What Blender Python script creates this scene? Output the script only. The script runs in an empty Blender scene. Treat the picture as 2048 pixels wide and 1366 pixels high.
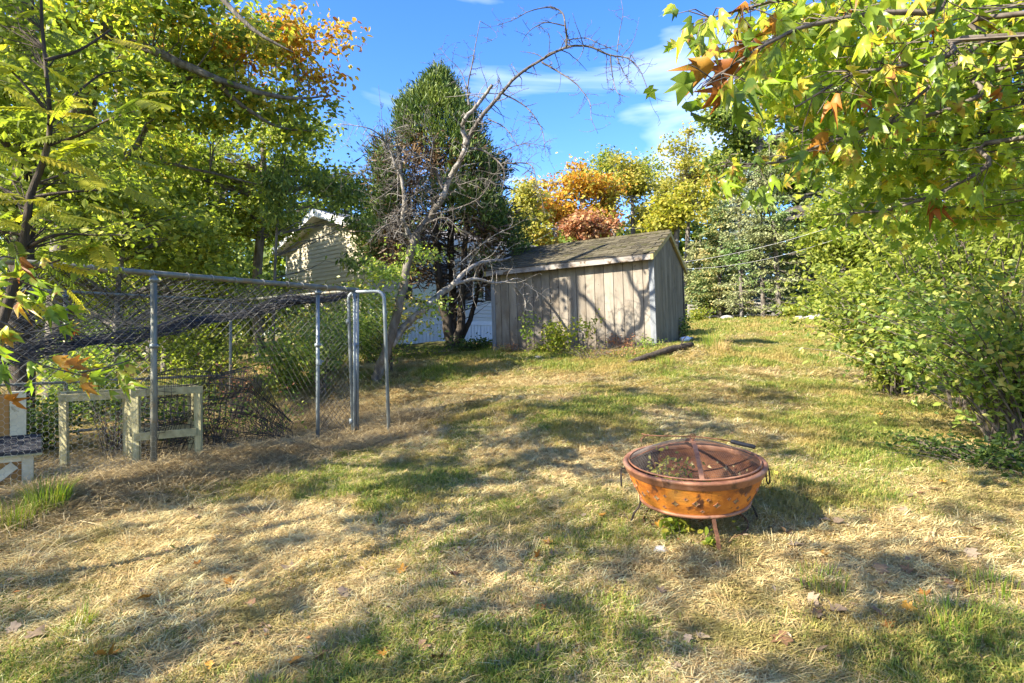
import bpy, math, random
import numpy as np
from mathutils import Vector, Matrix, Quaternion

random.seed(11)
rng = np.random.default_rng(11)
sc = bpy.context.scene
COL = sc.collection
F = 1200.0            # focal length in photograph pixels (2048 wide)
CZ = 1.45             # eye height above the ground at the origin

# ------------------------------------------------------------------ camera
cam = bpy.data.cameras.new('camera')
cam.lens = F / 2048 * 36
cam.sensor_width = 36
cam.clip_start = 0.05
cam.clip_end = 2000
camo = bpy.data.objects.new('camera', cam)
COL.objects.link(camo)
camo.location = (0, 0, CZ)
camo.rotation_euler = (math.pi / 2, 0, 0)
sc.camera = camo

# ------------------------------------------------------------------ sky and sun
SUN = Vector((-0.86, -0.50, 0.66)).normalized()
world = bpy.data.worlds.new('World')
sc.world = world
world.use_nodes = True
wt = world.node_tree
for n in list(wt.nodes):
    wt.nodes.remove(n)
sky = wt.nodes.new('ShaderNodeTexSky')
sky.sky_type = 'NISHITA'
sky.sun_disc = False
sky.sun_elevation = math.asin(SUN.z)
sky.sun_rotation = math.atan2(SUN.x, SUN.y)
sky.altitude = 200
sky.air_density = 1.0
sky.dust_density = 0.6
sky.ozone_density = 3.0
hsv = wt.nodes.new('ShaderNodeHueSaturation')
hsv.inputs['Saturation'].default_value = 1.3
hsv.inputs['Hue'].default_value = 0.515
hsv.inputs['Value'].default_value = 0.88
wt.links.new(sky.outputs[0], hsv.inputs['Color'])
tc = wt.nodes.new('ShaderNodeTexCoord')
mp = wt.nodes.new('ShaderNodeMapping')
mp.inputs['Scale'].default_value = (1.5, 1.5, 5.5)
mp.inputs['Rotation'].default_value = (0, math.radians(10), 0)
mp.inputs['Location'].default_value = (0.35, 0.0, 0.3)
wt.links.new(tc.outputs['Generated'], mp.inputs[0])
nz = wt.nodes.new('ShaderNodeTexNoise')
nz.inputs['Scale'].default_value = 1.9
nz.inputs['Detail'].default_value = 5
nz.inputs['Roughness'].default_value = 0.5
nz.inputs['Distortion'].default_value = 0.5
wt.links.new(mp.outputs[0], nz.inputs['Vector'])
mr = wt.nodes.new('ShaderNodeMapRange')
mr.inputs[1].default_value = 0.56
mr.inputs[2].default_value = 0.80
mr.inputs[4].default_value = 0.75
wt.links.new(nz.outputs[0], mr.inputs[0])
cm = wt.nodes.new('ShaderNodeMix')
cm.data_type = 'RGBA'
wt.links.new(mr.outputs[0], cm.inputs[0])
wt.links.new(hsv.outputs[0], cm.inputs[6])
cm.inputs[7].default_value = (4.2, 4.5, 5.0, 1)
bg = wt.nodes.new('ShaderNodeBackground')
bg.inputs['Strength'].default_value = 0.13
wt.links.new(cm.outputs[2], bg.inputs['Color'])
wo = wt.nodes.new('ShaderNodeOutputWorld')
wt.links.new(bg.outputs[0], wo.inputs[0])

sl = bpy.data.lights.new('sun', 'SUN')
sl.energy = 5.0
sl.angle = math.radians(0.5)
sl.color = (1.0, 0.92, 0.78)
so = bpy.data.objects.new('sun', sl)
COL.objects.link(so)
so.rotation_euler = SUN.to_track_quat('Z', 'Y').to_euler()
so.location = SUN * 50

sc.view_settings.view_transform = 'Standard'
sc.view_settings.look = 'None'
sc.view_settings.gamma = 1
sc.view_settings.use_curve_mapping = False
sc.view_settings.exposure = 1.95
sc.cycles.max_bounces = 8
sc.cycles.transmission_bounces = 4
sc.cycles.transparent_max_bounces = 8
sc.cycles.use_denoising = True

# ------------------------------------------------------------------ helpers
def P(px, py, d):
    """World point of a photograph pixel at depth d metres."""
    return Vector(((px - 1024) / F * d, d, CZ + (683 - py) / F * d))

def vnoise(x, y, seed=0):
    xi = np.floor(x).astype(np.int64); yi = np.floor(y).astype(np.int64)
    xf = x - xi; yf = y - yi
    u = xf * xf * (3 - 2 * xf); v = yf * yf * (3 - 2 * yf)
    def h(a, b):
        n = (a * 374761393 + b * 668265263 + seed * 982451653) & 0x7fffffff
        n = ((n ^ (n >> 13)) * 1274126177) & 0x7fffffff
        return ((n ^ (n >> 16)) & 0xffff) / 65535.0
    return (h(xi, yi) * (1 - u) + h(xi + 1, yi) * u) * (1 - v) + (h(xi, yi + 1) * (1 - u) + h(xi + 1, yi + 1) * u) * v

def fbm(x, y, s, oct=4, seed=0):
    a = 0.0; w = 1.0; t = 0.0
    for o in range(oct):
        a = a + w * vnoise(x / s * 2 ** o, y / s * 2 ** o, seed + o * 7); t += w; w *= 0.5
    return a / t

_GP = np.array([
    (0, 0, -1.45), (-4, 0, -1.55), (4, 0, -1.35), (0, -6, -1.9), (-8, -5, -2.0), (8, -5, -1.8),
    (1.07, 3.4, -1.08), (-1.5, 3.4, -1.26), (3.6, 3.5, -1.08), (-3.2, 5.36, -1.21), (-1.9, 7.1, -1.2), (-6, 6, -1.3),
    (0, 7, -0.84), (3, 7, -0.74), (6.5, 7, -0.72), (-2.28, 10, -0.70), (-5, 12, -0.68), (-4, 9, -1.05), (-9, 12, -0.8),
    (-0.34, 13.3, -0.30), (1.2, 12.4, -0.24), (2.83, 11.5, -0.18), (4.0, 13.9, -0.05), (0.5, 10.2, -0.52), (3.2, 9.5, -0.42), (5.5, 10, -0.42),
    (-1.6, 15.5, -0.12), (-3.8, 16, -0.12), (0.5, 20, 0.0), (-7.5, 19.8, -0.2), (6, 14.5, -0.09),
    (10.5, 26, 0.93), (7, 22, 0.55), (9, 28, 0.97), (12.5, 24, 0.86), (4.2, 5.2, -0.92), (5.5, 9, -0.62), (13, 12, -0.2), (9, 15, 0.05),
    (-15, 20, -0.2), (-25, 5, -1.3), (25, 10, 0.3), (20, 35, 1.1), (0, 40, 0.7), (-25, 40, 0.3), (40, 45, 1.0), (-45, 25, 0),
    (0, 75, 0.9), (45, 75, 1.0), (-45, 75, 0.7), (70, 10, 0.8), (-70, 10, -0.5), (0, -60, -2.5), (70, -50, -2), (-70, -50, -2.5), (70, 75, 1), (-70, 75, 0.5)])
def _phi(r2):
    return 0.5 * r2 * np.log(np.maximum(r2, 1e-9))
def _fit():
    n = len(_GP)
    d2 = ((_GP[:, None, :2] - _GP[None, :, :2]) ** 2).sum(-1)
    A = np.zeros((n + 3, n + 3))
    A[:n, :n] = _phi(d2) + np.eye(n) * 0.3
    A[:n, n] = 1; A[:n, n + 1:] = _GP[:, :2]; A[n, :n] = 1; A[n + 1:, :n] = _GP[:, :2].T
    b = np.zeros(n + 3); b[:n] = _GP[:, 2]
    return np.linalg.solve(A, b)
_W = _fit()
MOUNDS = [(3.15, 11.2, 0.55, 0.12), (-1.7, 15.0, 0.9, 0.14), (-0.2, 11.6, 0.9, 0.08), (-2.9, 10.6, 0.6, 0.12), (-2.6, 6.2, 0.5, 0.05)]
def gz(x, y):
    """Ground height (world z)."""
    x = np.asarray(x, float); y = np.asarray(y, float)
    sh = x.shape
    xf = np.clip(x.ravel(), -72, 72); yf = np.clip(y.ravel(), -62, 78)
    n = len(_GP)
    out = np.empty(len(xf))
    for i in range(0, len(xf), 20000):
        a = xf[i:i + 20000]; b = yf[i:i + 20000]
        d2 = (a[:, None] - _GP[None, :, 0]) ** 2 + (b[:, None] - _GP[None, :, 1]) ** 2
        out[i:i + 20000] = _phi(d2) @ _W[:n] + _W[n] + _W[n + 1] * a + _W[n + 2] * b
    out += (fbm(xf, yf, 0.9, 3, 3) - 0.5) * 0.075 + (fbm(xf, yf, 0.22, 2, 9) - 0.5) * 0.02
    for mx, my, s, h in MOUNDS:
        out += h * np.exp(-((xf - mx) ** 2 + (yf - my) ** 2) / (2 * s * s))
    return (out + CZ).reshape(sh)
def gz1(x, y):
    return float(gz(np.array([x]), np.array([y]))[0])
def ground(px, py, d):
    p = P(px, py, d)
    return Vector((p.x, p.y, gz1(p.x, p.y)))

class MB:
    """Collects geometry for ONE mesh object."""
    def __init__(s):
        s.v = []; s.f = []; s.n = 0
    def add(s, v, faces):
        v = np.asarray(v, dtype=np.float32).reshape(-1, 3)
        for fa in faces:
            s.f.append(np.asarray(fa, dtype=np.int32) + s.n)
        s.v.append(v); s.n += len(v)
        return s
    def tube(s, pts, rad, n=6, cap=True):
        pts = [Vector(p) for p in pts]
        m = len(pts)
        if m < 2:
            return s
        if not hasattr(rad, '__len__'):
            rad = [rad] * m
        V = []
        t0 = (pts[1] - pts[0]).normalized()
        a = t0.orthogonal().normalized()
        for i in range(m):
            t = (pts[min(i + 1, m - 1)] - pts[max(i - 1, 0)])
            t = t.normalized() if t.length > 1e-9 else t0
            a = a - t * a.dot(t)
            a = a.normalized() if a.length > 1e-6 else t.orthogonal().normalized()
            b = t.cross(a)
            for k in range(n):
                an = 2 * math.pi * k / n
                V.append(pts[i] + (a * math.cos(an) + b * math.sin(an)) * rad[i])
        i = np.arange(m - 1)[:, None] * n; k = np.arange(n)[None, :]; k2 = (k + 1) % n
        q = np.stack([i + k, i + k2, i + n + k2, i + n + k], -1).reshape(-1, 4)
        fs = [q]
        if cap and n > 2:
            fs.append(np.array([list(range(n))[::-1]])); fs.append(np.array([[(m - 1) * n + j for j in range(n)]]))
        return s.add([tuple(p) for p in V], fs)
    def box(s, x0, x1, y0, y1, z0, z1):
        v = [(x0, y0, z0), (x1, y0, z0), (x1, y1, z0), (x0, y1, z0), (x0, y0, z1), (x1, y0, z1), (x1, y1, z1), (x0, y1, z1)]
        return s.hexa(v)
    def hexa(s, v):
        return s.add(v, [[(0, 3, 2, 1), (4, 5, 6, 7), (0, 1, 5, 4), (1, 2, 6, 5), (2, 3, 7, 6), (3, 0, 4, 7)]])
    def prism(s, outline, d):
        """Planar outline (3-D points) extruded by vector d."""
        n = len(outline); o = [Vector(p) for p in outline]; d = Vector(d)
        v = [tuple(p) for p in o] + [tuple(p + d) for p in o]
        return s.add(v, [[list(range(n))[::-1]], [list(range(n, 2 * n))], [(i, (i + 1) % n, n + (i + 1) % n, n + i) for i in range(n)]])
    def lathe(s, prof, n=48, closed=False):
        V = []
        for r, z in prof:
            for k in range(n):
                a = 2 * math.pi * k / n
                V.append((r * math.cos(a), r * math.sin(a), z))
        m = len(prof)
        i = np.arange(m if closed else m - 1)[:, None]; k = np.arange(n)[None, :]; k2 = (k + 1) % n
        j = (i + 1) % m
        q = np.stack([i * n + k, i * n + k2, j * n + k2, j * n + k], -1).reshape(-1, 4)
        return s.add(V, [q])
    def wires(s, a, b, r):
        """Straight three-sided wires from a[i] to b[i]."""
        a = np.asarray(a, float); b = np.asarray(b, float)
        t = b - a; L = np.linalg.norm(t, axis=1, keepdims=True); t = t / np.maximum(L, 1e-9)
        ref = np.where(np.abs(t[:, 2:3]) > 0.9, np.array([[1.0, 0, 0]]), np.array([[0, 0, 1.0]]))
        u = np.cross(t, ref); u /= np.linalg.norm(u, axis=1, keepdims=True)
        w = np.cross(t, u)
        N = len(a); V = np.empty((N, 6, 3))
        for k in range(3):
            o = (u * math.cos(2.0944 * k) + w * math.sin(2.0944 * k)) * r
            V[:, k] = a + o; V[:, 3 + k] = b + o
        q = np.array([(0, 1, 4, 3), (1, 2, 5, 4), (2, 0, 3, 5)])
        f = (np.arange(N)[:, None, None] * 6 + q[None]).reshape(-1, 4)
        return s.add(V.reshape(-1, 3), [f])
    def cards(s, pos, axis, nrm, size, T, faces):
        """One leaf template per position (T: right, along, normal)."""
        pos = np.asarray(pos, float); axis = np.asarray(axis, float); nrm = np.asarray(nrm, float)
        axis = axis / np.maximum(np.linalg.norm(axis, axis=1, keepdims=True), 1e-9)
        r = np.cross(axis, nrm); r /= np.maximum(np.linalg.norm(r, axis=1, keepdims=True), 1e-9)
        n = np.cross(r, axis)
        T = np.asarray(T, float); size = np.asarray(size, float).reshape(-1, 1, 1)
        V = pos[:, None, :] + size * (T[None, :, 0:1] * r[:, None, :] + T[None, :, 1:2] * axis[:, None, :] + T[None, :, 2:3] * n[:, None, :])
        N = len(pos); k = len(T)
        fs = [(np.arange(N)[:, None, None] * k + np.asarray(fa)[None]).reshape(-1, len(fa[0])) for fa in faces]
        return s.add(V.reshape(-1, 3), fs)
    def mesh(s, name, mat=None, smooth=False):
        me = bpy.data.meshes.new(name)
        if s.n == 0:
            return me
        V = np.concatenate(s.v)
        loops = np.concatenate([f.ravel() for f in s.f]).astype(np.int32)
        tot = np.concatenate([np.full(len(f), f.shape[1], np.int32) for f in s.f])
        st = np.concatenate([[0], np.cumsum(tot)[:-1]]).astype(np.int32)
        me.vertices.add(len(V)); me.vertices.foreach_set('co', V.ravel())
        me.loops.add(len(loops)); me.loops.foreach_set('vertex_index', loops)
        me.polygons.add(len(tot)); me.polygons.foreach_set('loop_start', st); me.polygons.foreach_set('loop_total', tot)
        me.polygons.foreach_set('use_smooth', np.full(len(tot), bool(smooth)))
        me.update(calc_edges=True)
        if mat:
            me.materials.append(mat)
        return me

def obj(name, data, parent=None, mat=None, smooth=False, loc=None, rot=None, **props):
    """Link ONE mesh object, a part when a parent is given."""
    if isinstance(data, MB):
        data = data.mesh(name, mat, smooth)
    o = bpy.data.objects.new(name, data)
    COL.objects.link(o)
    if parent is not None:
        o.parent = parent
    if loc is not None:
        o.location = loc
    if rot is not None:
        o.rotation_euler = rot
    for k, v in props.items():
        o[k] = v
    return o

def thing(name, label, cat, loc=(0, 0, 0), rot=(0, 0, 0), group=None):
    o = bpy.data.objects.new(name, None)
    o.empty_display_size = 0.1
    COL.objects.link(o)
    o.location = loc; o.rotation_euler = rot
    o['label'] = label; o['category'] = cat
    if group:
        o['group'] = group
    return o

# ------------------------------------------------------------------ materials
def _mat(name):
    m = bpy.data.materials.new(name); m.use_nodes = True
    nt = m.node_tree
    for n in list(nt.nodes):
        nt.nodes.remove(n)
    out = nt.nodes.new('ShaderNodeOutputMaterial')
    return m, nt, out
def _c(c):
    return (c[0], c[1], c[2], 1)
def _ramp(nt, stops):
    r = nt.nodes.new('ShaderNodeValToRGB')
    e = r.color_ramp.elements
    while len(e) < len(stops):
        e.new(0.5)
    for i, (p, c) in enumerate(stops):
        e[i].position = p; e[i].color = _c(c)
    return r
def _noise(nt, vec, scale, detail=4, rough=0.6, dist=0.0):
    n = nt.nodes.new('ShaderNodeTexNoise')
    n.inputs['Scale'].default_value = scale; n.inputs['Detail'].default_value = detail
    n.inputs['Roughness'].default_value = rough; n.inputs['Distortion'].default_value = dist
    if vec is not None:
        nt.links.new(vec, n.inputs['Vector'])
    return n
def _mix(nt, fac, a, b, mode='MIX'):
    m = nt.nodes.new('ShaderNodeMix'); m.data_type = 'RGBA'; m.blend_type = mode
    for sock, val in ((0, fac), (6, a), (7, b)):
        if isinstance(val, (int, float)):
            m.inputs[sock].default_value = val
        elif isinstance(val, tuple):
            m.inputs[sock].default_value = _c(val)
        else:
            nt.links.new(val, m.inputs[sock])
    return m.outputs[2]

def surf(name, stops, scale=6, stretch=(1, 1, 1), rough=0.8, metal=0.0, bump=0.3, bscale=None, spots=None, per_object=0.0, spec=0.3, coord='Object', dist=0.3, bdist=0.01, foot=None):
    """Noise-mottled solid: stops colour a stretched noise, spots = (scale, low, high, colour) adds patches, per_object varies value between pieces."""
    m, nt, out = _mat(name)
    t = nt.nodes.new('ShaderNodeTexCoord'); mp = nt.nodes.new('ShaderNodeMapping')
    mp.inputs['Scale'].default_value = stretch
    oi = nt.nodes.new('ShaderNodeObjectInfo')
    add = nt.nodes.new('ShaderNodeVectorMath'); add.operation = 'MULTIPLY_ADD'
    cmb = nt.nodes.new('ShaderNodeCombineXYZ')
    for k in range(3):
        nt.links.new(oi.outputs['Random'], cmb.inputs[k])
    nt.links.new(cmb.outputs[0], add.inputs[0]); add.inputs[1].default_value = (37.0, 23.0, 51.0)
    nt.links.new(t.outputs[coord], add.inputs[2])
    nt.links.new(add.outputs[0] if coord == 'Object' else t.outputs[coord], mp.inputs[0])
    n = _noise(nt, mp.outputs[0], scale, 6, 0.62, dist)
    r = _ramp(nt, stops); nt.links.new(n.outputs[0], r.inputs[0])
    col = r.outputs[0]
    for sp in (spots or []):
        n2 = _noise(nt, add.outputs[0] if coord == 'Object' else t.outputs[coord], sp[0], 4, 0.6, 0.4)
        k = nt.nodes.new('ShaderNodeMapRange'); k.inputs[1].default_value = sp[1]; k.inputs[2].default_value = sp[2]
        nt.links.new(n2.outputs[0], k.inputs[0])
        col = _mix(nt, k.outputs[0], col, sp[3])
    if foot:      # mud splashed along the bottom edge
        sx = nt.nodes.new('ShaderNodeSeparateXYZ'); nt.links.new(t.outputs['Object'], sx.inputs[0])
        n5 = _noise(nt, t.outputs['Object'], 7, 4, 0.7)
        ma = nt.nodes.new('ShaderNodeMath'); ma.operation = 'MULTIPLY_ADD'; nt.links.new(n5.outputs[0], ma.inputs[0]); ma.inputs[1].default_value = -0.7; nt.links.new(sx.outputs[2], ma.inputs[2])
        k = nt.nodes.new('ShaderNodeMapRange'); k.inputs[1].default_value = -.35; k.inputs[2].default_value = foot[0] - .35; k.inputs[3].default_value = foot[2]; k.inputs[4].default_value = 0
        nt.links.new(ma.outputs[0], k.inputs[0]); col = _mix(nt, k.outputs[0], col, foot[1])
    if per_object:
        k = nt.nodes.new('ShaderNodeMapRange'); k.inputs[3].default_value = 1 - per_object; k.inputs[4].default_value = 1 + per_object
        nt.links.new(oi.outputs['Random'], k.inputs[0])
        h = nt.nodes.new('ShaderNodeHueSaturation'); nt.links.new(k.outputs[0], h.inputs['Value']); nt.links.new(col, h.inputs['Color'])
        col = h.outputs[0]
    b = nt.nodes.new('ShaderNodeBsdfPrincipled')
    nt.links.new(col, b.inputs['Base Color'])
    b.inputs['Roughness'].default_value = rough; b.inputs['Metallic'].default_value = metal
    b.inputs['Specular IOR Level'].default_value = spec
    if bump:
        n3 = _noise(nt, mp.outputs[0], bscale or scale * 3, 5, 0.65)
        bp = nt.nodes.new('ShaderNodeBump'); bp.inputs['Strength'].default_value = bump; bp.inputs['Distance'].default_value = bdist
        nt.links.new(n3.outputs[0], bp.inputs['Height']); nt.links.new(bp.outputs[0], b.inputs['Normal'])
    nt.links.new(b.outputs[0], out.inputs[0])
    return m

def leafmat(name, stops, trans=0.42, patch=None, tint=(1.35, 1.5, 0.6), rough=0.5, inst=False, spec=0.25):
    """Leaf: colour per leaf, optional drifts of another colour, light coming through."""
    m, nt, out = _mat(name)
    g = nt.nodes.new('ShaderNodeNewGeometry')
    if inst:
        oi = nt.nodes.new('ShaderNodeObjectInfo'); rnd = oi.outputs['Random']
    else:
        rnd = g.outputs['Random Per Island']
    r = _ramp(nt, stops); nt.links.new(rnd, r.inputs[0])
    col = r.outputs[0]
    for sp in (patch or []):
        n2 = _noise(nt, g.outputs['Position'], sp[0], 3, 0.6, 0.3)
        ad = nt.nodes.new('ShaderNodeMath'); ad.operation = 'MULTIPLY_ADD'
        nt.links.new(rnd, ad.inputs[0]); ad.inputs[1].default_value = 0.16; nt.links.new(n2.outputs[0], ad.inputs[2])
        k = nt.nodes.new('ShaderNodeMapRange'); k.inputs[1].default_value = sp[1] + 0.08; k.inputs[2].default_value = sp[2] + 0.08
        nt.links.new(ad.outputs[0], k.inputs[0])
        col = _mix(nt, k.outputs[0], col, sp[3])
    b = nt.nodes.new('ShaderNodeBsdfPrincipled')
    nt.links.new(col, b.inputs['Base Color']); b.inputs['Roughness'].default_value = rough
    b.inputs['Specular IOR Level'].default_value = spec
    tr = nt.nodes.new('ShaderNodeBsdfTranslucent')
    nt.links.new(_mix(nt, 1.0, col, tint, 'MULTIPLY'), tr.inputs['Color'])
    mx = nt.nodes.new('ShaderNodeMixShader'); mx.inputs[0].default_value = trans
    nt.links.new(b.outputs[0], mx.inputs[1]); nt.links.new(tr.outputs[0], mx.inputs[2])
    nt.links.new(mx.outputs[0], out.inputs[0])
    return m

# ------------------------------------------------------------------ material library
M = {}
M['ground'] = None
def ground_mat():
    m, nt, out = _mat('lawn_soil')
    g = nt.nodes.new('ShaderNodeNewGeometry'); p = g.outputs['Position']
    n1 = _noise(nt, p, 1.1, 6, 0.65, 0.4); r1 = _ramp(nt, [(0.36, (0.10, 0.105, 0.035)), (0.5, (0.20, 0.155, 0.065)), (0.64, (0.30, 0.225, 0.105))])
    nt.links.new(n1.outputs[0], r1.inputs[0])
    n2 = _noise(nt, p, 26, 5, 0.75); r2 = _ramp(nt, [(0.3, (0.35, 0.33, 0.30)), (0.62, (1.0, 1.0, 1.0))])
    nt.links.new(n2.outputs[0], r2.inputs[0])
    n3 = _noise(nt, p, 0.45, 4, 0.6)
    k = nt.nodes.new('ShaderNodeMapRange'); k.inputs[1].default_value = 0.5; k.inputs[2].default_value = 0.62
    nt.links.new(n3.outputs[0], k.inputs[0])
    c = _mix(nt, k.outputs[0], r1.outputs[0], (0.085, 0.105, 0.028))
    c = _mix(nt, 1.0, c, r2.outputs[0], 'MULTIPLY')
    b = nt.nodes.new('ShaderNodeBsdfPrincipled'); nt.links.new(c, b.inputs['Base Color']); b.inputs['Roughness'].default_value = 0.95
    b.inputs['Specular IOR Level'].default_value = 0.1
    bp = nt.nodes.new('ShaderNodeBump'); bp.inputs['Strength'].default_value = 0.7; bp.inputs['Distance'].default_value = 0.03
    n4 = _noise(nt, p, 45, 4, 0.7); nt.links.new(n4.outputs[0], bp.inputs['Height']); nt.links.new(bp.outputs[0], b.inputs['Normal'])
    nt.links.new(b.outputs[0], out.inputs[0])
    return m
M['ground'] = ground_mat()
M['grass'] = leafmat('green_grass', [(0, (0.102, 0.156, 0.025)), (0.4, (0.204, 0.254, 0.044)), (0.75, (0.315, 0.327, 0.062)), (1, (0.482, 0.360, 0.140))], 0.3, [(0.9, 0.46, 0.62, (0.408, 0.310, 0.105))], inst=True, tint=(1.1, 1.15, 0.6))
M['thatch'] = leafmat('dry_grass', [(0, (0.395, 0.273, 0.111)), (0.35, (0.636, 0.460, 0.210)), (0.7, (0.646, 0.603, 0.309)), (1, (0.287, 0.180, 0.072))], 0.15, [(1.3, 0.54, 0.68, (0.287, 0.244, 0.078))], inst=True, tint=(1, .95, .8))
M['hay'] = leafmat('hay', [(0, (0.153, 0.102, 0.042)), (0.35, (0.326, 0.237, 0.108)), (0.75, (0.511, 0.395, 0.200)), (1, (0.612, 0.492, 0.269))], 0.1, None, inst=True, tint=(1, .9, .8))
M['tuft'] = leafmat('tall_grass', [(0, (0.108, 0.172, 0.022)), (0.6, (0.216, 0.290, 0.038)), (1, (0.450, 0.330, 0.097))], 0.35)
YG = [(0, (0.095, 0.125, 0.026)), (0.35, (0.19, 0.235, 0.042)), (0.7, (0.325, 0.35, 0.062)), (1, (0.45, 0.43, 0.095))]
M['oak'] = leafmat('oak_leaves', [(0, (0.094, 0.140, 0.032)), (0.4, (0.208, 0.270, 0.044)), (0.75, (0.375, 0.401, 0.061)), (1, (0.619, 0.485, 0.082))], 0.45, [(0.35, 0.56, 0.72, (0.660, 0.505, 0.097))])
M['oak_autumn'] = leafmat('autumn_oak_leaves', [(0, (0.34, 0.13, 0.025)), (0.25, (0.46, 0.24, 0.03)), (0.6, (0.50, 0.38, 0.05)), (1, (0.36, 0.34, 0.05))], 0.45, [(0.7, 0.54, 0.66, (0.42, 0.14, 0.03))], tint=(1.3, 1.15, .6))
M['yellowgreen'] = leafmat('yellow_green_leaves', YG, 0.5, [(0.5, 0.5, 0.7, (0.25, 0.29, 0.045))])
M['green'] = leafmat('green_leaves', [(0, (0.062, 0.096, 0.032)), (0.5, (0.152, 0.210, 0.044)), (1, (0.325, 0.349, 0.084))], 0.42, [(0.4, 0.55, 0.75, (0.347, 0.349, 0.070))])
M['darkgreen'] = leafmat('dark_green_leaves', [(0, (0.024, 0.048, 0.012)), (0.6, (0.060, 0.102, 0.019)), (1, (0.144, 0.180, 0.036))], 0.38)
M['orange'] = leafmat('orange_leaves', [(0, (0.360, 0.149, 0.024)), (0.35, (0.528, 0.270, 0.030)), (0.7, (0.540, 0.378, 0.048)), (1, (0.264, 0.270, 0.036))], 0.4, [(0.3, 0.52, 0.62, (0.360, 0.338, 0.048))], tint=(1.15, 1.0, .6))
M['red'] = leafmat('russet_leaves', [(0, (0.287, 0.107, 0.054)), (0.5, (0.397, 0.198, 0.100)), (1, (0.420, 0.304, 0.126))], 0.38, tint=(1.15, .95, .7))
M['paleyellow'] = leafmat('pale_yellow_leaves', [(0, (0.192, 0.204, 0.048)), (0.5, (0.336, 0.312, 0.072)), (1, (0.480, 0.408, 0.096))], 0.42, [(0.3, 0.55, 0.7, (0.456, 0.300, 0.060))])
M['yellow'] = leafmat('yellow_leaves', [(0, (0.202, 0.220, 0.038)), (0.5, (0.350, 0.330, 0.048)), (1, (0.442, 0.360, 0.057))], 0.45)
M['maple'] = leafmat('maple_leaves', [(0, (0.146, 0.219, 0.030)), (0.45, (0.275, 0.364, 0.038)), (0.85, (0.453, 0.481, 0.051)), (1, (0.670, 0.456, 0.061))], 0.5, rough=0.38, spec=0.4)
M['maple_i'] = leafmat('maple_leaf', [(0, (0.118, 0.185, 0.030)), (0.45, (0.256, 0.347, 0.038)), (0.85, (0.433, 0.473, 0.051)), (1, (0.631, 0.473, 0.061))], 0.5, [(11, .56, .68, (0.485, 0.331, 0.075)), (24, .62, .68, (0.286, 0.135, 0.045))], rough=0.36, inst=True, spec=0.4)
M['maple_o'] = leafmat('orange_maple_leaf', [(0, (0.30, 0.10, 0.02)), (0.5, (0.46, 0.19, 0.03)), (1, (0.42, 0.26, 0.04))], 0.45, rough=0.45, inst=True, tint=(1.2, 1, .6))
M['frond'] = leafmat('frond_leaves', [(0, (0.158, 0.202, 0.030)), (0.5, (0.317, 0.325, 0.034)), (1, (0.515, 0.433, 0.050))], 0.55, inst=True, tint=(1.3, 1.4, .6))
M['shrub'] = leafmat('shrub_leaves', [(0, (0.097, 0.151, 0.035)), (0.4, (0.192, 0.276, 0.055)), (0.8, (0.337, 0.401, 0.077)), (1, (0.501, 0.482, 0.123))], 0.45, [(0.8, 0.58, 0.72, (0.463, 0.339, 0.123))], rough=.42, spec=0.35)
M['weed'] = leafmat('weed_leaves', [(0, (0.12, 0.18, 0.02)), (0.6, (0.24, 0.27, 0.03)), (1, (0.36, 0.32, 0.05))], 0.45)
M['conifer'] = leafmat('juniper_sprays', [(0, (0.024, 0.051, 0.014)), (0.5, (0.053, 0.097, 0.021)), (1, (0.134, 0.170, 0.031))], 0.2, [(0.8, 0.5, 0.66, (0.164, 0.205, 0.040))])
M['conifer_dead'] = leafmat('dead_sprays', [(0, (0.054, 0.030, 0.018)), (0.5, (0.117, 0.070, 0.035)), (1, (0.198, 0.130, 0.060))], 0.1, tint=(1, .9, .8))
M['spruce'] = leafmat('spruce_sprays', [(0, (0.061, 0.101, 0.036)), (0.5, (0.142, 0.193, 0.061)), (1, (0.304, 0.304, 0.101))], 0.2, [(0.35, 0.5, 0.66, (0.405, 0.323, 0.132))])
M['bluespruce'] = leafmat('blue_spruce_sprays', [(0, (0.110, 0.156, 0.129)), (0.5, (0.221, 0.285, 0.239)), (1, (0.368, 0.414, 0.331))], 0.15, tint=(1, 1, 1))
M['spruce_thin'] = leafmat('dry_spruce_sprays', [(0, (0.115, 0.131, 0.054)), (0.5, (0.244, 0.254, 0.110)), (1, (0.345, 0.350, 0.156))], 0.2, [(0.4, 0.5, 0.65, (0.144, 0.227, 0.063))], tint=(1, 1, .8))
M['bark'] = surf('bark', [(0.3, (0.05, 0.042, 0.034)), (0.5, (0.13, 0.112, 0.09)), (0.7, (0.24, 0.22, 0.19))], 9, (1, 1, 0.25), 0.9, bump=0.8, bdist=.03, spec=.15)
M['bark_dark'] = surf('dark_bark', [(0.3, (0.025, 0.02, 0.015)), (0.6, (0.075, 0.06, 0.045)), (0.75, (0.13, 0.11, 0.085))], 9, (1, 1, 0.2), 0.9, bump=0.8, bdist=.03, spec=.15)
M['bark_pale'] = surf('weathered_bark', [(0.3, (0.096, 0.080, 0.064)), (0.5, (0.216, 0.196, 0.168)), (0.68, (0.320, 0.304, 0.272))], 14, (1, 1, 0.6), 0.85, bump=0.6, bdist=.02, spec=.2, spots=[(5, .55, .65, (0.080, 0.064, 0.048))])
M['bark_brown'] = surf('brown_bark', [(0.3, (0.07, 0.04, 0.022)), (0.55, (0.16, 0.10, 0.055)), (0.75, (0.27, 0.19, 0.11))], 10, (1, 1, 0.25), 0.9, bump=0.8, bdist=.03, spec=.15)
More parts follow.
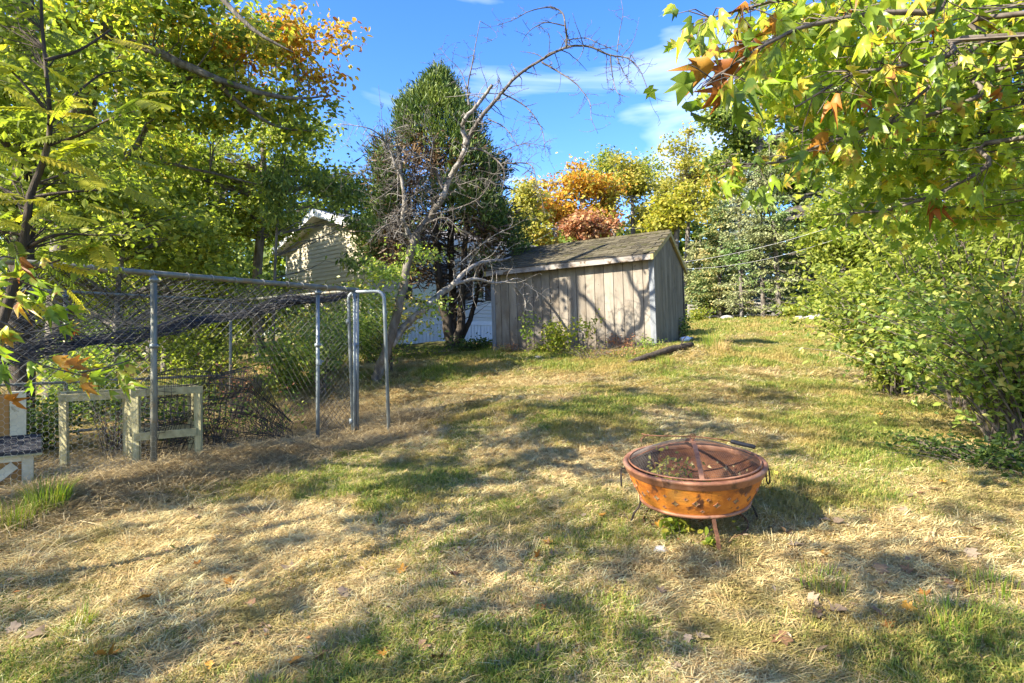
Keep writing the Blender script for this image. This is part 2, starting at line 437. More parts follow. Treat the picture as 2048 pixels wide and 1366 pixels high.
M['twig_silhouette'] = surf('dead_bark_silhouette', [(0.3, (0.040, 0.034, 0.028)), (0.5, (0.096, 0.084, 0.072)), (0.68, (0.184, 0.168, 0.148))], 14, (1, 1, 0.6), 0.85, bump=0.5, bdist=.02, spec=.2)  # darkened bark: thin branches' silhouette against the bright sky put into the colour
M['twig'] = surf('twig_bark', [(0.35, (0.06, 0.048, 0.038)), (0.6, (0.15, 0.125, 0.10))], 20, bump=0, rough=.85, spec=.2)
M['pole'] = surf('galvanised_pipe', [(0.3, (0.117, 0.119, 0.094)), (0.5, (0.189, 0.189, 0.148)), (0.7, (0.270, 0.264, 0.213))], 12, (1, 1, 0.3), 0.55, 0.35, 0.15, spots=[(7, .56, .66, (0.216, 0.167, 0.098))], spec=.4)
M['gate_pipe'] = surf('grey_pipe', [(0.3, (0.14, 0.165, 0.175)), (0.55, (0.215, 0.245, 0.25)), (0.7, (0.31, 0.335, 0.34))], 12, (1, 1, 0.3), 0.5, 0.35, 0.12, spec=.4)
M['wire'] = surf('weathered_wire', [(0.4, (0.06, 0.06, 0.055)), (0.65, (0.16, 0.155, 0.14))], 8, rough=.6, metal=.3, bump=0)
M['hexwire'] = surf('chicken_wire', [(0.35, (0.30, 0.29, 0.25)), (0.65, (0.50, 0.48, 0.42))], 8, rough=.5, metal=.3, bump=0)
M['net'] = surf('black_net', [(0.4, (0.012, 0.012, 0.013)), (0.7, (0.04, 0.038, 0.038))], 8, rough=.5, bump=0, spec=.5)
M['lumber'] = surf('tan_lumber', [(0.3, (0.24, 0.21, 0.10)), (0.55, (0.40, 0.36, 0.19)), (0.75, (0.48, 0.44, 0.26))], 5, (1, 1, 0.15), 0.8, bump=0.3, spots=[(4, .58, .7, (0.18, 0.15, 0.07))], coord='Generated')
M['cream'] = surf('cream_painted_wood', [(0.3, (0.42, 0.38, 0.25)), (0.6, (0.62, 0.58, 0.42))], 4, rough=.7, bump=.2, spots=[(6, .6, .68, (0.25, 0.21, 0.12))])
M['hutch_panel'] = surf('orange_stained_panel', [(0.3, (0.23, 0.11, 0.03)), (0.6, (0.36, 0.19, 0.055))], 6, (1, 1, .2), .6, bump=.2)
M['tarpaper'] = surf('black_felt', [(0.35, (0.018, 0.018, 0.02)), (0.65, (0.055, 0.055, 0.06))], 30, rough=.9, bump=.5)
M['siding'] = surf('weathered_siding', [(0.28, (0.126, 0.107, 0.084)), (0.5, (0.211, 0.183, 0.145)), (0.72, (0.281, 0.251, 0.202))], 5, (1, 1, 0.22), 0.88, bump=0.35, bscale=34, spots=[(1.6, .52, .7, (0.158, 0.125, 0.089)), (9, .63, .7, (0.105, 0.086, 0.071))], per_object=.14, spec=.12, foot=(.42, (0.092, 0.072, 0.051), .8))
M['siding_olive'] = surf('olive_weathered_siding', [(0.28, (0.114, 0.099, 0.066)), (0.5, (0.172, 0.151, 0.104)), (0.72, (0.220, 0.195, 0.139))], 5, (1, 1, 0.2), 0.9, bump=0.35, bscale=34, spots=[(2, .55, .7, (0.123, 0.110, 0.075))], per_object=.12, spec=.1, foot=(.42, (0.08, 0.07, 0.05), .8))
M['trim_grey'] = surf('blue_grey_trim', [(0.3, (0.128, 0.140, 0.148)), (0.6, (0.208, 0.220, 0.228)), (0.75, (0.272, 0.280, 0.280))], 7, (1, 1, .2), .85, bump=.3)
M['fascia_w'] = surf('peeling_fascia', [(0.3, (0.119, 0.099, 0.079)), (0.5, (0.248, 0.223, 0.194)), (0.7, (0.298, 0.278, 0.248))], 6, (0.4, 1, 1), .8, bump=.3, spots=[(5, .55, .64, (0.084, 0.054, 0.030))])
M['rake'] = surf('yellowed_rake_board', [(0.3, (0.20, 0.16, 0.055)), (0.6, (0.34, 0.28, 0.11))], 7, rough=.85, bump=.3)
M['shingle'] = surf('worn_shingle', [(0.3, (0.048, 0.041, 0.026)), (0.5, (0.081, 0.070, 0.044)), (0.7, (0.117, 0.103, 0.067))], 22, rough=.95, bump=.6, bscale=160, bdist=.006, per_object=.3, spots=[(2.0, .56, .68, (0.056, 0.056, 0.018))], spec=.1)
M['dark'] = surf('dark_gap', [(0.4, (0.025, 0.022, 0.018)), (0.6, (0.05, 0.043, 0.035))], 8, rough=.95, bump=0)
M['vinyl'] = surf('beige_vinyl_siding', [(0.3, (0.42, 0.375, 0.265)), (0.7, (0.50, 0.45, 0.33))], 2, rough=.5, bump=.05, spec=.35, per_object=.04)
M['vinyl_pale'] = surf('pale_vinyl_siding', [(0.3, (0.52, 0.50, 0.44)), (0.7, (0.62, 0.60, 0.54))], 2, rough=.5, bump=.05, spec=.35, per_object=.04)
M['white'] = surf('white_metal', [(0.3, (0.66, 0.65, 0.60)), (0.7, (0.80, 0.79, 0.75))], 3, rough=.5, bump=.05, spots=[(3, .62, .75, (.52, .49, .40))])
M['skirt'] = surf('white_skirting', [(0.3, (0.64, 0.66, 0.67)), (0.7, (0.78, 0.79, 0.80))], 3, rough=.45, bump=.05)
M['houseroof'] = surf('house_shingles', [(0.35, (0.16, 0.14, 0.13)), (0.65, (0.26, 0.24, 0.22))], 14, rough=.95, bump=.4)
M['glass'] = surf('window_glass', [(0.4, (0.012, 0.016, 0.014)), (0.6, (0.02, 0.026, 0.02))], 3, rough=.06, bump=0, spec=.8)
M['shutter'] = surf('dark_shutter', [(0.4, (0.035, 0.028, 0.022)), (0.6, (0.06, 0.048, 0.038))], 6, rough=.6, bump=.1)
M['rust'] = surf('rusty_copper', [(0.28, (0.130, 0.035, 0.010)), (0.45, (0.454, 0.140, 0.018)), (0.6, (0.626, 0.230, 0.025)), (0.78, (0.389, 0.190, 0.040))], 4, (1, 1, 1.3), .62, .2, .4, 40, spots=[(2.6, .60, .76, (0.216, 0.075, 0.022)), (9, .58, .66, (0.097, 0.035, 0.015)), (30, .62, .7, (0.173, 0.070, 0.020))], spec=.5)
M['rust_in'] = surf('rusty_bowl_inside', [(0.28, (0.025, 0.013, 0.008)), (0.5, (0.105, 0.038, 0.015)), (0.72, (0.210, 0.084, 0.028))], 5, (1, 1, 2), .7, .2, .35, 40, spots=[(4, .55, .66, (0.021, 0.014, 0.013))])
M['rim'] = surf('copper_rim', [(0.3, (0.14, 0.05, 0.025)), (0.5, (0.32, 0.145, 0.075)), (0.7, (0.44, 0.25, 0.16))], 6, rough=.6, metal=.3, bump=.2, bscale=50, spots=[(7, .58, .68, (0.10, 0.05, 0.03))], spec=.5)
M['iron'] = surf('black_iron', [(0.35, (0.018, 0.016, 0.015)), (0.65, (0.06, 0.045, 0.036))], 20, rough=.6, metal=.3, bump=.3)
M['rust_iron'] = surf('rusty_iron', [(0.35, (0.08, 0.035, 0.02)), (0.65, (0.24, 0.115, 0.06))], 20, rough=.8, metal=.2, bump=.3)
M['screen'] = surf('steel_mesh', [(0.35, (0.10, 0.085, 0.07)), (0.65, (0.22, 0.19, 0.16))], 8, rough=.5, metal=.5, bump=0)
M['sunlit_mesh'] = surf('pale_sunlit_mesh', [(0.35, (0.14, 0.09, 0.04)), (0.65, (0.42, 0.33, 0.16))], 40, rough=.5, metal=.3, bump=0)  # pale mesh tone, with the sun shining through painted into it
M['grip'] = surf('black_grip', [(0.4, (0.012, 0.012, 0.014)), (0.6, (0.03, 0.03, 0.034))], 20, rough=.5, bump=.1)
M['stone'] = surf('field_stone', [(0.3, (0.22, 0.21, 0.20)), (0.7, (0.45, 0.44, 0.41))], 5, rough=.9, bump=.5)
M['grey_wood'] = surf('grey_weathered_wood', [(0.3, (0.14, 0.13, 0.11)), (0.6, (0.28, 0.265, 0.235))], 6, (1, .2, .2), .9, bump=.3)
M['cable'] = surf('cable', [(0.4, (0.30, 0.30, 0.29)), (0.6, (0.42, 0.42, 0.40))], 3, rough=.6, bump=0)
M['plastic'] = surf('white_plastic', [(0.4, (0.72, 0.73, 0.74)), (0.6, (0.8, 0.8, 0.8))], 3, rough=.4, bump=0)
for nm, cs in (('leaf_tan', [(0, (0.19, 0.135, 0.085)), (1, (0.32, 0.24, 0.16))]), ('leaf_brown', [(0, (0.14, 0.075, 0.035)), (1, (0.26, 0.15, 0.08))]),
               ('leaf_orange', [(0, (0.34, 0.14, 0.03)), (1, (0.48, 0.25, 0.04))]), ('leaf_yellow', [(0, (0.42, 0.34, 0.04)), (1, (0.5, 0.44, 0.08))])):
    M[nm] = leafmat(nm, cs, 0.2, inst=True, tint=(1, .95, .8))

M['litter'] = leafmat('leaf_litter', [(0, (0.09, 0.05, 0.03)), (0.5, (0.22, 0.14, 0.08)), (0.85, (0.40, 0.31, 0.20)), (1, (0.42, 0.18, 0.05))], .1, tint=(1, .9, .8))
# ------------------------------------------------------------------ leaf shapes (right, along, out)
T_OVAL = ([(0, 0, 0), (0.32, 0.45, 0.07), (0, 1, -0.06), (-0.32, 0.45, 0.07)], [[(0, 1, 2), (0, 2, 3)]])
T_LEAF = ([(0, 0, 0), (0.25, 0.28, 0.06), (0.24, 0.62, 0.04), (0, 1, -0.07), (-0.24, 0.62, 0.04), (-0.25, 0.28, 0.06)], [[(0, 1, 2, 3), (0, 3, 4, 5)]])
T_LONG = ([(0, 0, 0), (0.16, 0.4, 0.04), (0, 1, -0.12), (-0.16, 0.4, 0.04)], [[(0, 1, 2), (0, 2, 3)]])
T_NEED = ([(-0.07, 0, 0), (0.07, 0, 0), (0, 1, 0)], [[(0, 1, 2)]])
T_TUFT = ([(0, 0, 0), (.22, .62, .05), (0, 1, 0), (-.22, .62, -.05)], [[(0, 1, 2), (0, 2, 3)]])
_mo = [(0, 0), (.16, -.06), (.44, .10), (.26, .26), (.54, .56), (.22, .52), (.16, .66), (0, 1.0), (-.16, .66), (-.22, .52), (-.54, .56), (-.26, .26), (-.44, .10), (-.16, -.06)]
T_MAPLE = ([(0, .34, .0)] + [(x, y, -.9 * x * x - .10 * y * y + .06) for x, y in _mo], [[(0, 1 + i, 1 + (i + 1) % len(_mo)) for i in range(len(_mo))]])
T_MAPLE2 = ([(0, 0, 0), (.45, .12, -.05), (.5, .55, -.1), (0, 1, -.05), (-.5, .55, -.1), (-.45, .12, -.05)], [[(0, 1, 2, 3), (0, 3, 4, 5)]])

def rdir(n):
    v = rng.normal(size=(n, 3)); return v / np.linalg.norm(v, axis=1, keepdims=True)

# ------------------------------------------------------------------ ground
def make_ground():
    def axis(lo, hi, near, c):
        u = np.linspace(math.asinh((lo - c) / near), math.asinh((hi - c) / near), 420)
        return c + near * np.sinh(u)
    xs = axis(-320, 320, 3.0, 0.3); ys = axis(-200, 420, 4.0, 5.0)
    X, Y = np.meshgrid(xs, ys)
    Z = gz(X, Y)
    V = np.stack([X.ravel(), Y.ravel(), Z.ravel()], -1)
    n = len(xs); m = len(ys)
    i = np.arange(m - 1)[:, None] * n; k = np.arange(n - 1)[None]
    q = np.stack([i + k, i + k + 1, i + n + k + 1, i + n + k], -1).reshape(-1, 4)
    mb = MB(); mb.add(V, [q])
    obj('ground', mb, None, M['ground'], True, kind='structure')
make_ground()

# lawn masks ---------------------------------------------------------
def greenness(x, y):
    g = fbm(x, y, .95, 4, 21)
    g = g + 0.09 * np.clip((x - 0.5) / 3, -1, 1) + 0.16 * np.clip((y - 11) / 5, 0, 1) * (x > 2)
    g = g - 0.16 * np.exp(-((x + 2.0) ** 2 + (y - 3.5) ** 2) / 2.6)
    return g
def hayness(x, y):
    # the strip of old hay lying along the kennel front
    d = (x + 1.82) * 0.78 - (y - 7.15) * 0.63
    t = -((x + 1.82) * 0.63 + (y - 7.15) * 0.78)
    w = np.where(d > 0, d / 1.0, -d / 3.2)
    return np.clip(1.15 - w, 0, 1) * ((t > -0.9) & (t < 6.5)) * (0.55 + 0.9 * fbm(x, y, .8, 3, 5))

def blade_clump(kind, seed):
    r = random.Random(seed); mb = MB()
    V = []; Tq = []; Tt = []
    nb = {'green': 13, 'thatch': 15, 'hay': 9}[kind]
    for b in range(nb):
        an = r.uniform(0, 2 * math.pi)
        if kind == 'green':
            rad = r.uniform(0, .05); h = r.uniform(.035, .085); lean = r.uniform(.2, .9); w = r.uniform(.0016, .0030); z0 = -.01
            p0 = Vector((math.cos(an * 3) * rad, math.sin(an * 3) * rad, z0))
            dr = Vector((math.cos(an), math.sin(an), 0))
            p1 = p0 + dr * h * lean * .35 + Vector((0, 0, h * .65)); p2 = p0 + dr * h * lean + Vector((0, 0, h * (1.0 - .35 * lean)))
        elif kind == 'thatch':
            rad = r.uniform(0, .075); L = r.uniform(.05, .12); w = r.uniform(.0016, .0030)
            p0 = Vector((math.cos(an * 3) * rad, math.sin(an * 3) * rad, r.uniform(-.004, .010)))
            dr = Vector((math.cos(an), math.sin(an), 0)); up = r.uniform(.02, .42)
            p1 = p0 + dr * L * .5 + Vector((0, 0, L * up * .7)); p2 = p0 + dr * L + Vector((0, 0, L * up * r.uniform(.2, 1)))
        else:
            rad = r.uniform(0, .12); L = r.uniform(.14, .42); w = r.uniform(.0014, .0030)
            p0 = Vector((math.cos(an * 3) * rad, math.sin(an * 3) * rad, r.uniform(0, .05)))
            dr = Vector((math.cos(an), math.sin(an), 0)); up = r.uniform(-.02, .22)
            p1 = p0 + dr * L * .5 + Vector((r.uniform(-.02, .02), r.uniform(-.02, .02), L * up * .9)); p2 = p0 + dr * L + Vector((0, 0, L * up * r.uniform(-.2, .8)))
        s = Vector((-math.sin(an + .5), math.cos(an + .5), 0)) * w
        i = len(V)
        V += [p0 - s, p0 + s, p1 + s * .85, p1 - s * .85, p2]
        Tq.append((i, i + 1, i + 2, i + 3)); Tt.append((i + 3, i + 2, i + 4))
    mb.add([tuple(v) for v in V], [Tq, Tt])
    return mb

def scatter(name, label, kind, mat, pts, scl, seed):
    """Uncountable ground cover: points carry turn and size, geometry nodes set a small clump on each."""
    clumps = [bpy.data.objects.new(name + '_clump', blade_clump(kind, seed + k).mesh(name + '_clump', mat)) for k in range(3)]
    me = bpy.data.meshes.new(name)
    n = len(pts)
    me.vertices.add(n); me.vertices.foreach_set('co', np.asarray(pts, np.float32).ravel())
    a = me.attributes.new('turn', 'FLOAT_VECTOR', 'POINT')
    tv = np.stack([rng.normal(0, .12, n), rng.normal(0, .12, n), rng.uniform(0, 6.28, n)], -1).astype(np.float32)
    a.data.foreach_set('vector', tv.ravel())
    a = me.attributes.new('size', 'FLOAT', 'POINT'); a.data.foreach_set('value', np.asarray(scl, np.float32))
    a = me.attributes.new('pick', 'INT', 'POINT'); a.data.foreach_set('value', rng.integers(0, 3, n).astype(np.int32))
    me.update()
    ng = bpy.data.node_groups.new(name, 'GeometryNodeTree')
    ng.interface.new_socket('Geometry', in_out='INPUT', socket_type='NodeSocketGeometry')
    ng.interface.new_socket('Geometry', in_out='OUTPUT', socket_type='NodeSocketGeometry')
    N = ng.nodes; Lk = ng.links
    gi = N.new('NodeGroupInput'); go = N.new('NodeGroupOutput')
    g2i = N.new('GeometryNodeGeometryToInstance')
    for c in clumps:
        oi = N.new('GeometryNodeObjectInfo'); oi.inputs['Object'].default_value = c; oi.inputs['As Instance'].default_value = True
        Lk.new(oi.outputs['Geometry'], g2i.inputs[0])
    def attr(nm, t):
        x = N.new('GeometryNodeInputNamedAttribute'); x.data_type = t; x.inputs['Name'].default_value = nm
        return x.outputs['Attribute']
    ip = N.new('GeometryNodeInstanceOnPoints')
    Lk.new(gi.outputs[0], ip.inputs['Points']); Lk.new(g2i.outputs[0], ip.inputs['Instance'])
    ip.inputs['Pick Instance'].default_value = True
    Lk.new(attr('pick', 'INT'), ip.inputs['Instance Index'])
    e2r = N.new('FunctionNodeEulerToRotation'); Lk.new(attr('turn', 'FLOAT_VECTOR'), e2r.inputs[0])
    Lk.new(e2r.outputs[0], ip.inputs['Rotation'])
    Lk.new(attr('size', 'FLOAT'), ip.inputs['Scale'])
    Lk.new(ip.outputs[0], go.inputs[0])
    o = obj(name, me, kind='stuff', label=label, category='ground cover')
    md = o.modifiers.new('scatter', 'NODES'); md.node_group = ng
    return o

SHED_O = P(990, 708.7, 13.39); SHED_A = math.radians(-28.9)
def in_shed(x, y, m=0.0):
    dx = x - SHED_O.x; dy = y - SHED_O.y
    a = dx * math.cos(SHED_A) + dy * math.sin(SHED_A); b = -dx * math.sin(SHED_A) + dy * math.cos(SHED_A)
    return (a > -m) & (a < 3.62 + m) & (b > -m) & (b < 2.44 + m)

def lawn():
    y = np.concatenate([rng.uniform(1.2, 5, 36000), rng.uniform(5, 9, 46000), rng.uniform(9, 16, 52000), rng.uniform(16, 32, 40000)])
    x = (rng.uniform(-1, 1, len(y))) * (0.95 * y + .5)
    far = y > 13.5
    keep = ~(far & (x < 3.2)) & ~in_shed(x, y)
    x = x[keep]; y = y[keep]
    g = greenness(x, y) + rng.normal(0, .045, len(x)); hy = hayness(x, y)
    z = gz(x, y)
    d = y
    size = np.interp(d, [1, 5, 9, 16, 30], [.85, 1.0, 1.3, 1.9, 3.0])
    gs = np.stack([x, y, z], -1)
    mk = (g > 0.40) & (hy < .5) & (rng.random(len(x)) < .8)
    tall = 0.8 + 0.5 * np.clip((fbm(x, y, 1.0, 3, 40) - .45) * 5, -.4, 1.2)
    scatter('grass', 'short patchy green grass growing in the lawn', 'green', M['grass'], gs[mk], (size * tall)[mk], 100)
    mk = ((g < 0.53) | (rng.random(len(x)) < .28)) & (hy < .75) & (y < 24)
    scatter('dry_grass', 'dead straw coloured grass matted over the lawn', 'thatch', M['thatch'], gs[mk], (size * 1.12)[mk], 200)
    t = rng.uniform(-.9, 6.5, 26000); dd = np.where(rng.random(26000) < .62, rng.exponential(.42, 26000), -rng.uniform(0, 3.2, 26000))
    hx = -1.82 - t * .63 + dd * .78; hyy = 7.15 - t * .78 - dd * .63
    k = (hyy > 1.0) & (rng.random(26000) < hayness(hx, hyy) + .1)
    hx = hx[k]; hyy = hyy[k]
    pz = gz(hx, hyy) + rng.uniform(0, .05, len(hx)) * hayness(hx, hyy)
    scatter('hay', 'old brown hay lying along the foot of the kennel fence', 'hay', M['hay'], np.stack([hx, hyy, pz], -1), rng.uniform(.7, 1.2, len(hx)), 300)
lawn()

# ------------------------------------------------------------------ shed
def make_shed():
    L, W, H, RISE = 3.62, 2.44, 1.93, 0.57
    sh = thing('shed', 'weathered grey board shed with a shingled gable roof and branch shadows on its front', 'shed', SHED_O, (0, -0.036, SHED_A))
    mb = MB()
    mb.box(.02, L - .02, .02, W - .02, -.15, H)
    for x in (.02, L - .05):
        mb.prism([(x, .02, H), (x, W - .02, H), (x, W / 2, H + RISE - .04)], (.03, 0, 0))
    obj('core', mb, sh, M['dark'])
    nb = 18; bw = L / nb
    for i in range(nb):
        x0 = i * bw + .006; x1 = (i + 1) * bw - .006
        o = .003 * random.random()
        b0 = -.10 + random.uniform(-.02, .03)
        b = MB(); b.hexa([(x0, -.012 - o, b0), (x1, -.012 - o, b0 + random.uniform(-.015, .015)), (x1, .016, b0), (x0, .016, b0),
                          (x0, -.012 - o, H), (x1, -.012 - o, H), (x1, .016, H), (x0, .016, H)])
        obj('siding_board', b, sh, M['siding'])
    def zr(y):
        return H + RISE * (1 - abs(y - W / 2) / (W / 2)) - .03
    ng = 12; gw = W / ng
    for s, x in ((1, L), (-1, 0)):
        for i in range(ng):
            y0 = i * gw + .005; y1 = (i + 1) * gw - .005
            xa, xb = (x - .016, x + .012 + .003 * random.random()) if s > 0 else (x - .012, x + .016)
            b = MB(); b.hexa([(xa, y0, -.12), (xb, y0, -.12), (xb, y1, -.12), (xa, y1, -.12), (xa, y0, zr(y0)), (xb, y0, zr(y0)), (xb, y1, zr(y1)), (xa, y1, zr(y1))])
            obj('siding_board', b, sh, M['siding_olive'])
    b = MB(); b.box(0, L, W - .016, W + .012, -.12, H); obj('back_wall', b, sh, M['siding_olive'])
    for x0, x1 in ((-.035, .055), (L - .075, L + .030)):
        b = MB(); b.box(x0, x1, -.034, -.014, -.13, H - .02); obj('corner_trim', b, sh, M['trim_grey'])
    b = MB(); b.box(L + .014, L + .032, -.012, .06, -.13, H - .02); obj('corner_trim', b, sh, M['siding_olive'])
    b = MB(); b.box(L + .014, L + .034, W - .05, W + .02, -.13, H - .02); obj('corner_trim', b, sh, M['shutter'])
    # roof deck
    ex, ey, th = .07, .19, .03
    k = RISE / (W / 2)
    def z(y):
        return H + RISE * (1 - abs(y - W / 2) / (W / 2)) + .005
    b = MB()
    b.hexa([(-ex, -ey, z(-ey) - th), (L + ex, -ey, z(-ey) - th), (L + ex, W / 2, z(W / 2) - th), (-ex, W / 2, z(W / 2) - th),
            (-ex, -ey, z(-ey)), (L + ex, -ey, z(-ey)), (L + ex, W / 2, z(W / 2)), (-ex, W / 2, z(W / 2))])
    b.hexa([(-ex, W / 2 + .001, z(W / 2) - th), (L + ex, W / 2 + .001, z(W / 2) - th), (L + ex, W + ey, z(-ey) - th), (-ex, W + ey, z(-ey) - th),
            (-ex, W / 2 + .001, z(W / 2)), (L + ex, W / 2 + .001, z(W / 2)), (L + ex, W + ey, z(-ey)), (-ex, W + ey, z(-ey))])
    roof = obj('roof', b, sh, M['shingle'])
    slope = math.hypot(W / 2 + ey, (W / 2 + ey) * k); ang = math.atan(k)
    rows = 11; exp_ = slope / rows; tabw = .305
    meshes = []
    for v in range(3):
        b = MB(); n = .004 * v
        b.hexa([(.003, -.012 - n, .004), (tabw - .004, -.012 + n, .005), (tabw - .004, exp_ + .03, -.004), (.003, exp_ + .03, -.004),
                (.003, -.012 - n, .013), (tabw - .004, -.012 + n, .014 + n), (tabw - .004, exp_ + .03, .001), (.003, exp_ + .03, .001)])
        meshes.append(b.mesh('shingle', M['shingle']))
    ca, sa = math.cos(ang), math.sin(ang)
    for r in range(rows):
        x = -ex - (r % 2) * tabw / 2
        while x < L + ex - .05:
            if x > -ex - .16 and x + tabw < L + ex + .09:
                s = r * exp_
                rr = random.uniform(-.012, .012)
                obj('shingle', random.choice(meshes), roof, loc=(max(x, -ex - .01), -ey + s * ca, z(-ey) + s * sa + .003 + random.uniform(0, .004)), rot=(ang + random.uniform(-.02, .05), 0, rr))
            x += tabw
    b = MB(); b.box(-ex, L + ex, W / 2 - .08, W / 2 + .08, z(W / 2) - .03, z(W / 2) + .012); obj('ridge_cap', b, roof, M['shingle'])
    # fascia, drip strip and rake boards
    b = MB(); b.box(-ex - .004, L + ex - .05, -ey - .022, -ey - .002, z(-ey) - .115, z(-ey) - .01); obj('fascia', b, sh, M['fascia_w'])
    b = MB(); b.box(-ex - .004, L + ex, -ey - .03, -ey + .02, z(-ey) - .008, z(-ey) + .004); obj('drip_edge', b, sh, M['shutter'])
    b = MB(); b.box(-ex, L + ex - .06, -ey, -.015, z(-ey) - .05, z(-ey) - .036); obj('soffit', b, sh, M['siding'])
    for s in (-1, 1):
        y0, y1 = (-ey - .025, W / 2) if s < 0 else (W + ey + .02, W / 2)
        b = MB()
        for xx in (L + ex - .045, -ex - .02):
            b.prism([(xx, y0, z(-ey) - .12), (xx, y0, z(-ey) - .012), (xx, y1, z(W / 2) - .004), (xx, y1, z(W / 2) - .11)], (.05, 0, 0))
        obj('rake_board', b, sh, M['rake'])
    return sh
make_shed()

# ------------------------------------------------------------------ house
def make_house():
    A = Vector((-3.79, 16.0, CZ - .16)); L, W = 9.5, 5.0
    H0, HE = .80, 3.13
    hs = thing('house', 'beige clapboard house with white skirting half hidden behind the dark juniper', 'house', A, (0, 0, math.radians(45)))
    b = MB(); b.box(.03, L, .03, W - .03, -.3, HE + .02); obj('core', b, hs, M['dark'])
    p = .30
    ZP = HE + p * W / 2
    # gable courses
    ch = .118; z = H0
    while z < ZP - .05:
        z1 = min(z + ch, ZP - .01)
        def span(zz):
            if zz <= HE:
                return 0, W
            d = (zz - HE) / p
            return d, W - d
        a0, a1 = span(z); c0, c1 = span(z1)
        b = MB(); b.hexa([(-.022, a0, z), (-.022, a1, z), (.02, a1, z), (.02, a0, z), (-.006, c0, z1 - .002), (-.006, c1, z1 - .002), (.02, c1, z1 - .002), (.02, c0, z1 - .002)])
        obj('siding_board', b, hs, M['vinyl'])
        z += ch
    wins = [(1.35, 2.3, 1.35, 2.45), (3.62, 4.12, 1.45, 2.25), (6.3, 7.3, 1.35, 2.45)]
    z = H0
    while z < HE - .02:
        z1 = min(z + ch, HE)
        x = 0.0
        cuts = sorted([(w[0], w[1]) for w in wins if w[2] < z1 and w[3] > z])
        segs = []
        for c0, c1 in cuts:
            segs.append((x, c0)); x = c1
        segs.append((x, L))
        for s0, s1 in segs:
            b = MB(); b.hexa([(s0, -.022, z), (s1, -.022, z), (s1, .02, z), (s0, .02, z), (s0, -.006, z1 - .002), (s1, -.006, z1 - .002), (s1, .02, z1 - .002), (s0, .02, z1 - .002)])
            obj('siding_board', b, hs, M['vinyl_pale'])
        z += ch
    for (x0, x1, z0, z1) in wins:
        w = MB()
        t = .05
        w.box(x0, x1, -.035, .03, z0, z0 + t); w.box(x0, x1, -.035, .03, z1 - t, z1)
        w.box(x0, x0 + t, -.034, .03, z0 + t, z1 - t); w.box(x1 - t, x1, -.034, .03, z0 + t, z1 - t)
        w.box(x0 + t, x1 - t, -.02, .02, (z0 + z1) / 2 - .02, (z0 + z1) / 2 + .02)
        wo_ = obj('window', w, hs, M['white'])
        g = MB(); g.box(x0 + t, x1 - t, .0, .012, z0 + t, z1 - t); obj('pane', g, wo_, M['glass'])
        for sx in (x0 - .30, x1 + .02):
            s = MB(); s.box(sx, sx + .28, -.05, -.024, z0, z1)
            for q in range(9):
                zz = z0 + .06 + q * (z1 - z0 - .12) / 9
                s.hexa([(sx + .04, -.062, zz), (sx + .24, -.062, zz), (sx + .24, -.05, zz), (sx + .04, -.05, zz), (sx + .04, -.0505, zz + .07), (sx + .24, -.0505, zz + .07), (sx + .24, -.05, zz + .07), (sx + .04, -.05, zz + .07)])
            obj('shutter', s, hs, M['shutter'])
    # skirting: ribbed panels
    n = 24
    for i in range(n):
        x0 = i * L / n + .004; x1 = (i + 1) * L / n - .004
        b = MB(); b.box(x0, x1, -.004, .02, -.35, H0 - .13)
        for q in range(3):
            xx = x0 + (q + .12) * (x1 - x0) / 3
            b.box(xx, xx + .085, -.016, -.003, -.35, H0 - .13)
        obj('skirting_panel', b, hs, M['skirt'])
    n = 13
    for i in range(n):
        x0 = i * W / n + .004; x1 = (i + 1) * W / n - .004
        b = MB(); b.box(-.004, .02, x0, x1, -.35, H0 - .13)
        for q in range(3):
            xx = x0 + (q + .12) * (x1 - x0) / 3
            b.box(-.016, -.003, xx, xx + .085, -.35, H0 - .13)
        obj('skirting_panel', b, hs, M['skirt'])
    b = MB(); b.box(-.03, L, -.03, .02, H0 - .13, H0 - .002); obj('skirting_cap', b, hs, M['skirt'])
    b = MB(); b.box(-.03, .02, .021, W, H0 - .13, H0 - .002); obj('skirting_cap', b, hs, M['skirt'])
    for (x0, x1, y0, y1) in ((-.03, .05, -.03, .05), (-.03, .05, W - .05, W + .03)):
        b = MB(); b.box(x0, x1, y0, y1, H0, HE); obj('corner_trim', b, hs, M['white'])
    # roof with boxed eaves
    e = .32; g = .34; th = .05
    def zz(y):
        return ZP - p * abs(y - W / 2) + .10
    b = MB()
    for s in (-1, 1):
        ye = -e if s < 0 else W + e
        b.prism([(-g, ye, zz(ye)), (-g, W / 2, zz(W / 2)), (-g, W / 2, zz(W / 2) + th), (-g, ye, zz(ye) + th)], (L + g + .3, 0, 0))
    obj('roof', b, hs, M['houseroof'])
    for s in (-1, 1):
        ye = -e if s < 0 else W + e
        b = MB(); b.prism([(-g - .02, ye - .01 * s, zz(ye) - .15), (-g - .02, W / 2, zz(W / 2) - .15), (-g - .02, W / 2, zz(W / 2) + th + .01), (-g - .02, ye - .01 * s, zz(ye) + th + .01)], (.03, 0, 0))
        obj('rake_fascia', b, hs, M['white'])
        b = MB(); b.prism([(-g + .015, ye, zz(ye) - .13), (-g + .015, W / 2, zz(W / 2) - .13), (-g + .015, W / 2, zz(W / 2) - .12), (-g + .015, ye, zz(ye) - .12)], (g - .03, 0, 0))
        obj('soffit', b, hs, M['white'])
        b = MB(); b.box(-g + .012, L + .3, min(ye, ye + .02 * s), max(ye, ye + .02 * s), zz(ye) - .16, zz(ye) + th); obj('eave_fascia', b, hs, M['white'])
        y_a, y_b = sorted((ye, 0 if s < 0 else W))
        b = MB(); b.box(-g + .013, L + .29, y_a + .002, y_b, zz(ye) - .155, zz(ye) - .14); obj('soffit', b, hs, M['white'])
make_house()

